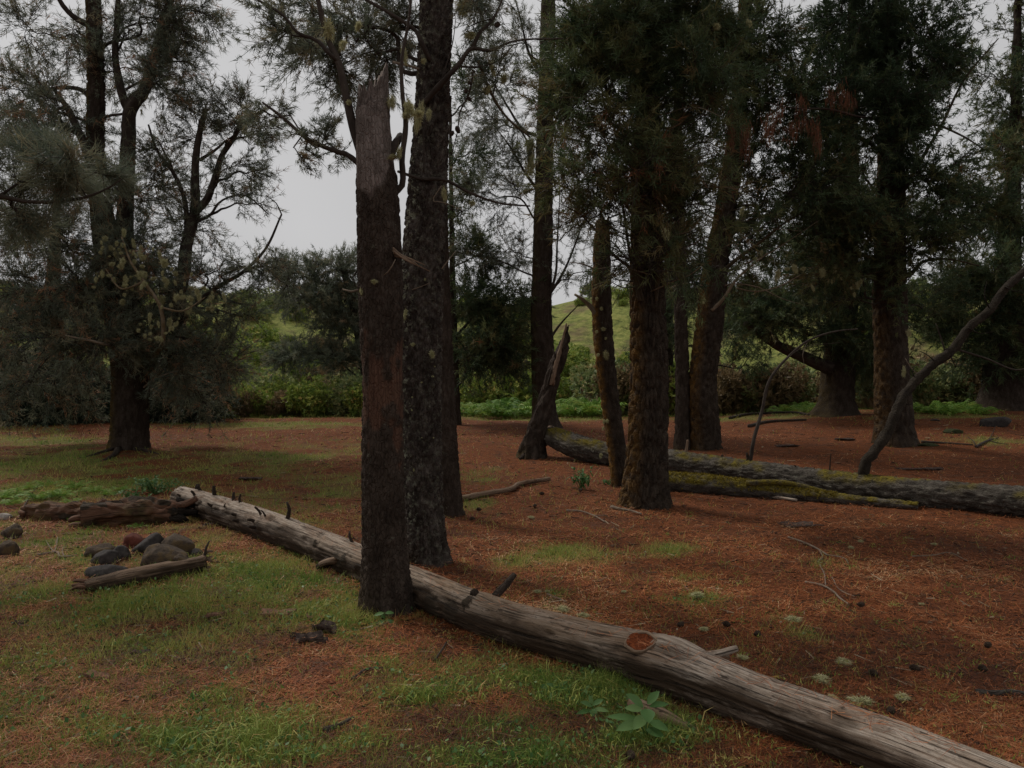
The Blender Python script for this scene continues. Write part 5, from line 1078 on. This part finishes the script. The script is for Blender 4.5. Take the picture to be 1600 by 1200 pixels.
def shrub_mesh(seed, mtl, n=900, leafl=.10, w=.045, flowers=0, brown=0):
    r = np.random.default_rng(seed); g = G()
    c = unit(r.normal(size=(9, 3))) * r.uniform(.15, .55, (9, 1)) * [1, 1, .7] + [0, 0, .55]; c[:, 2] = np.abs(c[:, 2])
    q = r.integers(0, 9, n); u = unit(r.normal(size=(n, 3))); P = c[q] + u * (.38 * r.uniform(.3, 1, (n, 1)) ** .5); P[:, 2] = np.maximum(P[:, 2], .02)
    tt = np.clip(r.normal(.45, .22, n) + .12 * (q % 3 - 1), 0, 1)
    needles(g, P, unit(u + [0, 0, .5]), r, 5, leafl, w, spread=1.0, droop=0, tint=tt)
    st = np.stack([np.tile([0, 0, 0.0], (9, 1)), c * [.5, .5, .45], c], 1); thin_tubes(g, st, np.tile([.03, .02, .01], (9, 1)), tint=.95)
    return g.mesh('shrub', M[mtl])
SH = {'olive': [shrub_mesh(820 + k, 'shrub') for k in range(3)], 'brown': [shrub_mesh(830 + k, 'shrub_brown', 700) for k in range(2)], 'bright': [shrub_mesh(840 + k, 'shrub_bright', 800) for k in range(3)]}
g0 = G(); r_ = np.random.default_rng(5); u = unit(r_.normal(size=(160, 3))); u[:, 2] = np.abs(u[:, 2]); needles(g0, u * [.8, .8, .95] * r_.uniform(.75, 1, (160, 1)), u, r_, 4, .07, .06); GORSE = g0.mesh('flowers', M['gorse_flower'])
def gorse(p, s_, k, label, grp):
    t = empty('gorse_bush', p, label, 'bush', grp)
    o = bpy.data.objects.new('foliage', SH['olive'][k % 3]); COL.objects.link(o); o.parent = t; o.scale = (s_,) * 3; o.rotation_euler = (0, 0, k)
    o = bpy.data.objects.new('flowers', GORSE); COL.objects.link(o); o.parent = t; o.scale = (s_,) * 3; o['kind'] = 'stuff'
for (x0, x1, n_, d0, d1, s0, s1, kinds, lab, grp) in [
    (340, 450, 14, 27, 31, .7, 1.3, ('bright', 'brown', 'bright'), 'bush between the wide old pine and the dead trunk', 'bushes between the old pine and the dead trunk'),
    (440, 570, 14, 26.8, 30, .8, 1.4, ('olive', 'bright'), 'bush behind the clearing, beside the dead trunk', 'green bushes beside the dead trunk'),
    (700, 960, 24, 31, 35, 1.2, 2.2, ('brown', 'olive', 'bright', 'bright'), 'bush behind the bright ferns', 'bushes behind the ferns'),
    (960, 1240, 26, 28.5, 33, 1.1, 2.0, ('olive', 'brown', 'bright'), 'bush beyond the fallen logs', 'bushes behind the fallen logs'),
    (1330, 1680, 34, 28, 33, 1.2, 2.4, ('brown', 'olive', 'brown'), 'bush in shade behind the thick straight pine', 'bushes behind the thick straight pine'),
    (-60, 340, 22, 25, 30, 1.0, 2.0, ('olive', 'olive', 'brown'), 'bush behind the wide old pine', 'bushes behind the wide old pine')]:
    for k in range(n_):
        px = x0 + (x1 - x0) * (k + rg.uniform(0, 1)) / n_; D = rg.uniform(d0, d1); kd = kinds[k % len(kinds)]; s_ = rg.uniform(s0, s1)
        place('bush', SH[kd][k % len(SH[kd])], edge(px, D), s_, rg.uniform(0, 6.28), f"{'tall' if s_ > (s0 + s1) / 2 else 'low'} {dict(brown='dry brown', olive='olive green', bright='yellow-green')[kd]} {lab}", 'bush', f"{'tall' if s_ > (s0 + s1) / 2 else 'low'} {kd} {grp}")
for k, (px, D, s_) in enumerate([(362,33,1.4),(395,34,1.3),(555,32,1.5),(870,36,1.5),(905,36,2.2),(925,38,2.0),(1200,37,2.4),(1430,38,2.6),(1445,36,2.4),(1165,40,2.4),(735,34,1.4),(1225,42,2.5)]):
    x = (px - 800) / F * D; gorse((x, D, min(float(zg(x, D)), 0) - .05), s_, k, 'gorse bush with yellow flowers behind the clearing', 'gorse bushes behind the clearing')
for k in range(80):
    a, b_ = [(335, 580), (700, 840), (860, 970)][k % 3 if k % 2 else 0]; y = rg.uniform(35, 56); x = (rg.uniform(a, b_) - 800) / F * y; kd = ['bright', 'bright', 'olive', 'bright', 'brown'][k % 5]
    place('bank_bush', SH[kd][k % len(SH[kd])], (x, y, float(zh(x, y)) - .2), rg.uniform(1.2, 2.6), rg.uniform(0, 6.28), {'bright': 'yellow-green bush in the tangled bank at the foot of the hill', 'olive': 'olive bush in the tangled bank at the foot of the hill', 'brown': 'dry brown bush in the tangled bank at the foot of the hill'}[kd], 'bush', kd + ' bushes of the tangled bank', .8)
for k in range(200):
    y = 36 + 46 * rg.uniform() ** .8; x = rg.uniform(-.75, .75) * y; kd = ['bright', 'olive', 'bright', 'bright', 'brown'][k % 5]
    place('hill_bush', SH[kd][k % len(SH[kd])], (x, y, float(zh(x, y)) - .15), rg.uniform(.7, 2.6), rg.uniform(0, 6.28), {'bright': 'bright yellow-green bush on the sunny hillside', 'olive': 'dull green bush on the hillside', 'brown': 'brown dry bush on the hillside'}[kd], 'bush', {'bright': 'bright bushes on the hill', 'olive': 'dull bushes on the hill', 'brown': 'brown bushes on the hill'}[kd], .7)

# leafy plants
def weed(px, py, leaves, label, name='leafy_weed', stems=()):
    c = gp(px, py); t = empty(name, c, label, 'plant'); D = c[1]; s = lambda a, b_, dd=0: at(a, b_, D + dd)
    g = G()
    for (a, b_, dd) in stems: thin_tubes(g, np.stack([c, (c + s(a, b_, dd)) / 2 + [.005, 0, .01], s(a, b_, dd)])[None], np.array([[.005, .004, .003]]), tint=.5)
    if g.n: obj('stem', g, M['weed'], t)
    for k, (a, b_, a2, b2, w, dd) in enumerate(leaves):
        p0, p1 = s(a, b_, dd * .3), s(a2, b2, dd); g = G(); v = p1 - p0; l = np.linalg.norm(v)
        leaf(g, p0, v + [0, 0, .12 * l], np.array([0, -.55, .85]), l, w, np.random.default_rng(k).uniform(.2, .9), droop=.12); obj('leaf', g, M['weed'], t, smooth=True)
weed(1008,1160,[(1005,1105,975,1082,.05,-.03),(1012,1100,1032,1078,.045,.03),(1010,1108,1014,1130,.07,-.10),(1015,1104,1046,1100,.035,.02),(1003,1110,975,1106,.045,.02),(1000,1130,962,1142,.055,-.06),(1015,1128,1045,1142,.05,-.05),(1000,1125,945,1120,.04,.02),(1010,1140,1038,1152,.05,-.06),(1008,1120,990,1140,.06,-.09)],
     'broad-leaved green weed standing in the grass against the grey log', stems=[(1008,1105,0),(1000,1130,-.03),(1015,1128,-.02)])
weed(600,975,[(600,958,584,962,.035,-.02),(602,958,616,958,.035,.0),(600,970,585,980,.045,-.05),(602,970,620,976,.04,-.04),(598,975,570,982,.05,-.05),(606,978,628,982,.04,-.05),(600,966,592,955,.02,0)], 'small pale green seedling at the foot of the dead broken trunk', 'seedling', stems=[(600,956,0)])
weed(925,1120,[(925,1104,905,1096,.03,-.02),(926,1102,944,1092,.03,.02),(925,1108,930,1122,.04,-.06),(924,1110,900,1116,.03,-.03),(928,1108,952,1112,.03,-.03),(925,1100,920,1084,.025,.02)], 'small broad-leaved sprout in the grass left of the large green weed', stems=[(925,1102,0)])
weed(870,1085,[(870,1074,852,1068,.026,-.02),(871,1073,888,1064,.026,.02),(870,1077,874,1090,.03,-.05),(869,1078,850,1084,.026,-.03),(872,1077,892,1080,.026,-.02)], 'smaller sprout in the grass farther from the large green weed along the log', stems=[(870,1073,0)])
rg = np.random.default_rng(99)
def bushlet(cx, cy, n, w_, h_, label, L_=.07):
    c = gp(cx, cy); t = empty('leafy_plant', c, label, 'plant'); gs = G(); gl = G(); D = c[1]
    for k in range(n):
        e = c + np.array([rg.normal() * w_ * .4, rg.normal() * w_ * .3, rg.uniform(.25, 1) * h_]); thin_tubes(gs, np.stack([c + rg.normal(size=3) * [.02, .02, 0], (c + e) / 2 + [0, 0, .03], e])[None], np.array([[.005, .004, .002]]), tint=.5)
        for q in range(6): leaf(gl, (c + e) / 2 + (e - c) * .5 * rg.uniform(0, 1) + rg.normal(size=3) * .01, rg.normal(size=3) + [0, 0, .3], np.array([0, -.3, .95]), L_ * rg.uniform(.6, 1.3), L_ * .45, rg.uniform(0, .8), n=3)
    obj('stem', gs, M['weed'], t); obj('leaves', gl, M['weed'], t, kind='stuff')
bushlet(242,772,34,.5,.30,'leafy green plant behind the end of the pale grey log')
bushlet(205,782,14,.25,.14,'low dark leafy plant between the rotten log and the pale grey log')
bushlet(908,765,14,.30,.42,'small leafy sapling beside the slim leaning mossy trunk',.09)
bushlet(960,758,12,.4,.16,'low leafy plant at the foot of the slim leaning mossy trunk')

# ------------------------------------------------------------------ grass blades and fallen needles
def scatter(n, y0, y1, x0=-250, x1=1850, pw=1.0):
    px = rg.uniform(x0, x1, n); py = y0 + (y1 - y0) * rg.uniform(0, 1, n) ** pw
    D = CAM_H * F / (py - 600); D = np.where(py < 690, np.minimum(D * .86, 27), D * .985)
    return (px - 800) / F * D, D
# grass
x, y = scatter(700000, 652, 1290); gr = grassy(x, y); keep = rg.uniform(0, 1, len(x)) < np.clip(gr, 0, 1) * .8 + .015
x, y, gr = x[keep], y[keep], gr[keep]; z = zg(x, y)
n = len(x); h = (.014 + .05 * rg.uniform(0, 1, n) ** 2 + .035 * np.clip(gr - .5, 0, 1)) * (.5 + 1.1 * vnoise(np.stack([x * 9, y * 9, 0 * x], 1), 63)) * (1 + y / 40); w = np.maximum(.0035, y * .0009)
a = rg.uniform(0, 6.283, n); lean = rg.normal(0, .55, (n, 2)); b0 = np.stack([x, y, z - .004], 1); sd = np.stack([np.cos(a), np.sin(a), 0 * a], 1) * (w / 2)[:, None]
tip = b0 + np.stack([lean[:, 0] * h, lean[:, 1] * h, h], 1)
tn = np.clip(.35 + .9 * (fbm(b0 * 1.3, 61, 2) - .5) + rg.normal(0, .17, n) + .25 * (1 - np.clip(gr, 0, 1)), 0, 1)
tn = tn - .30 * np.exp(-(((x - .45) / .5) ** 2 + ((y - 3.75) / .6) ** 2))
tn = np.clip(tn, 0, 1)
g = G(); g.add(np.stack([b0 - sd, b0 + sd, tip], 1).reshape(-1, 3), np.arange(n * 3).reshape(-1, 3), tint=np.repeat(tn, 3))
x, y = scatter(60000, 850, 1290); gr = grassy(x, y); keep = rg.uniform(0, 1, len(x)) < np.clip(gr - .36, 0, 1) * .8; x, y, gr = x[keep], y[keep], gr[keep]; n = len(x)
h = rg.uniform(.024, .062, n) * (.5 + .9 * np.clip(gr, 0, 1)) * (.5 + vnoise(np.stack([x * 7, y * 7, 0 * x], 1), 64)); a = rg.uniform(0, 6.283, n); dr = np.stack([np.cos(a), np.sin(a)], 1); wv = np.stack([-np.sin(a), np.cos(a), 0 * a], 1) * rg.uniform(.0018, .0036, n)[:, None]
b0 = np.stack([x, y, zg(x, y)], 1); mid = b0 + np.stack([dr[:, 0] * h * .35, dr[:, 1] * h * .35, h * .75], 1); tip = b0 + np.stack([dr[:, 0] * h * 1.1, dr[:, 1] * h * 1.1, h * rg.uniform(.35, 1.0, n)], 1)
kx = np.arange(n)[:, None] * 5
g.add(np.stack([b0 - wv, b0 + wv, mid + wv * .9, mid - wv * .9, tip], 1).reshape(-1, 3), np.concatenate([kx + [[0, 1, 2]], kx + [[0, 2, 3]], kx + [[3, 2, 4]]]), tint=np.repeat(np.clip(rg.normal(.42, .2, n), 0, 1), 5))
o = obj('grass', g, M['grass']); tag(o, 'short green and straw-coloured grass in patches on the forest floor', 'grass', kind='stuff')
# small round leaves among the grass
x, y = scatter(90000, 860, 1290); gr = grassy(x, y); keep = rg.uniform(0, 1, len(x)) < np.clip(gr - .35, 0, 1) * .55; x, y = x[keep], y[keep]; n = len(x)
C = np.stack([x, y, zg(x, y) + rg.uniform(.01, .045, n)], 1); g = G()
d = unit(rg.normal(size=(n, 3)) + [0, 0, .2]); sd = unit(np.cross(d, rg.normal(size=(n, 3)) * .4 + [0, 0, 1])); l = rg.uniform(.010, .026, (n, 1))
V = np.stack([C, C + d * l * .6 - sd * l * .4, C + d * l * 1.3, C + d * l * .6 + sd * l * .4], 1).reshape(-1, 3)
g.add(V, None, np.arange(n * 4).reshape(-1, 4), tint=np.repeat(rg.uniform(0, 1, n), 4))
o = obj('clover', g, M['weed']); tag(o, 'tiny round green leaves growing through the foreground grass', 'ground cover', kind='stuff')
# needles
x, y = scatter(225000, 650, 1290); gr = grassy(x, y); keep = rg.uniform(0, 1, len(x)) > np.clip(gr, 0, 1) * .75; x, y = x[keep], y[keep]; n = len(x)
a = rg.uniform(0, 6.283, n) * .5 + 3 * vnoise(np.stack([x * .8, y * .8, 0 * x], 1), 66); l = rg.uniform(.05, .15, n) * (1 + y / 30); w = np.maximum(.0022, y * .00072)
C = np.stack([x, y, zg(x, y) + .008 + rg.uniform(0, .02, n)], 1); d = np.stack([np.cos(a), np.sin(a), rg.normal(0, .16, n)], 1); sd = np.stack([-np.sin(a), np.cos(a), 0 * a], 1) * (w / 2)[:, None]
bend = np.stack([-np.sin(a), np.cos(a), 0 * a], 1) * (rg.normal(0, .08, n) * l)[:, None]
V = np.stack([C - d * (l / 2)[:, None] - sd, C - d * (l / 2)[:, None] + sd, C + bend + sd, C + d * (l / 2)[:, None], C + bend - sd], 1).reshape(-1, 3)
k = np.arange(n)[:, None] * 5
tn = np.clip(.40 + 1.1 * (fbm(C * [.9, .9, 0], 67, 3) - .5) + .5 * (vnoise(C * [7, 7, 0], 68) - .5) + rg.normal(0, .24, n), 0, 1)
g = G(); g.add(V, np.concatenate([k + [[0, 1, 2]], k + [[4, 2, 3]]]), tint=np.repeat(tn, 5))
o = obj('pine_needle_litter', g, M['litter']); tag(o, 'rusty orange carpet of fallen pine needles', 'pine needles', kind='stuff')

# needles caught on the grey log
ca, cb_ = rg.uniform(.9, 2.2, 500), rg.uniform(320, 1500, 500); g = G()
for a, b_ in zip(ca, cb_):
    p, nn, T, _k = on_log(b_, a, .012); d = unit(T * rg.normal() + unit(np.cross(nn, T)) * rg.normal() * .6) * rg.uniform(.03, .07); sd = unit(np.cross(d, nn)) * .0012
    g.add([p - d - sd, p - d + sd, p + d], [[0, 1, 2]], tint=np.full(3, rg.uniform(.2, .9)))
o = obj('caught_needles', g, M['litter'], LG, kind='stuff')
# crumbs of bark, short twigs and pale dead leaves
M['debris'] = leaf_mat('debris', [(0.0, (0.018, 0.012, 0.009)), (0.45, (0.06, 0.035, 0.02)), (0.75, (0.16, 0.10, 0.06)), (1.0, (0.34, 0.28, 0.19))], .05, .9)
g = G(); x, y = scatter(9000, 655, 1290); n = len(x); a = rg.uniform(0, 6.283, n); l = rg.uniform(.02, .11, n) * (1 + y / 20); z = zg(x, y) + .016
d = np.stack([np.cos(a), np.sin(a), rg.normal(0, .12, n)], 1) * l[:, None] / 2; c = np.stack([x, y, z], 1)
thin_tubes(g, np.stack([c - d, c + d], 1), (rg.uniform(.0012, .0042, n) * (1 + y / 14))[:, None] * np.array([[1, .5]]), tint=np.repeat(np.clip(rg.normal(.42, .3, n), 0, 1), 6))
x, y = scatter(5000, 655, 1290); n = len(x); c = np.stack([x, y, zg(x, y) + .012], 1); sz = (rg.uniform(.004, .016, n) * (1 + y / 12))[:, None]
V = np.stack([c + unit(rg.normal(size=(n, 3)) * [1, 1, .5]) * sz * f for f in (1, 1, .8)] + [c + [0, 0, .6] * sz], 1)
k = np.arange(n)[:, None] * 4; g.add(V.reshape(-1, 3), np.concatenate([k + [[0, 1, 2]], k + [[0, 1, 3]], k + [[1, 2, 3]], k + [[2, 0, 3]]]), tint=np.repeat(np.clip(rg.normal(.45, .3, n), 0, 1), 4))
o = obj('forest_debris', g, M['debris']); tag(o, 'crumbs of bark and short twigs strewn over the needles', 'debris', kind='stuff')
# sprouts dotted over the needles
x0, y0 = scatter(420, 790, 1250); g = G(); m_ = 26; x = np.repeat(x0, m_) + rg.normal(0, .035, len(x0) * m_); y = np.repeat(y0, m_) + rg.normal(0, .045, len(x0) * m_); n = len(x)
C = np.stack([x, y, zg(x, y) + rg.uniform(.004, .04, n)], 1); d = unit(rg.normal(size=(n, 3)) + [0, 0, .6]); sd = unit(np.cross(d, rg.normal(size=(n, 3)))); l = rg.uniform(.012, .034, (n, 1))
g.add(np.stack([C - sd * l * .12, C + sd * l * .12, C + d * l], 1).reshape(-1, 3), np.arange(n * 3).reshape(-1, 3), tint=np.repeat(np.clip(np.repeat(rg.normal(.4, .25, len(x0)), m_) + rg.normal(0, .1, n), 0, 1), 3))
o = obj('sprouts', g, M['grass']); tag(o, 'tiny green sprouts dotted over the brown needle floor', 'ground cover', kind='stuff')
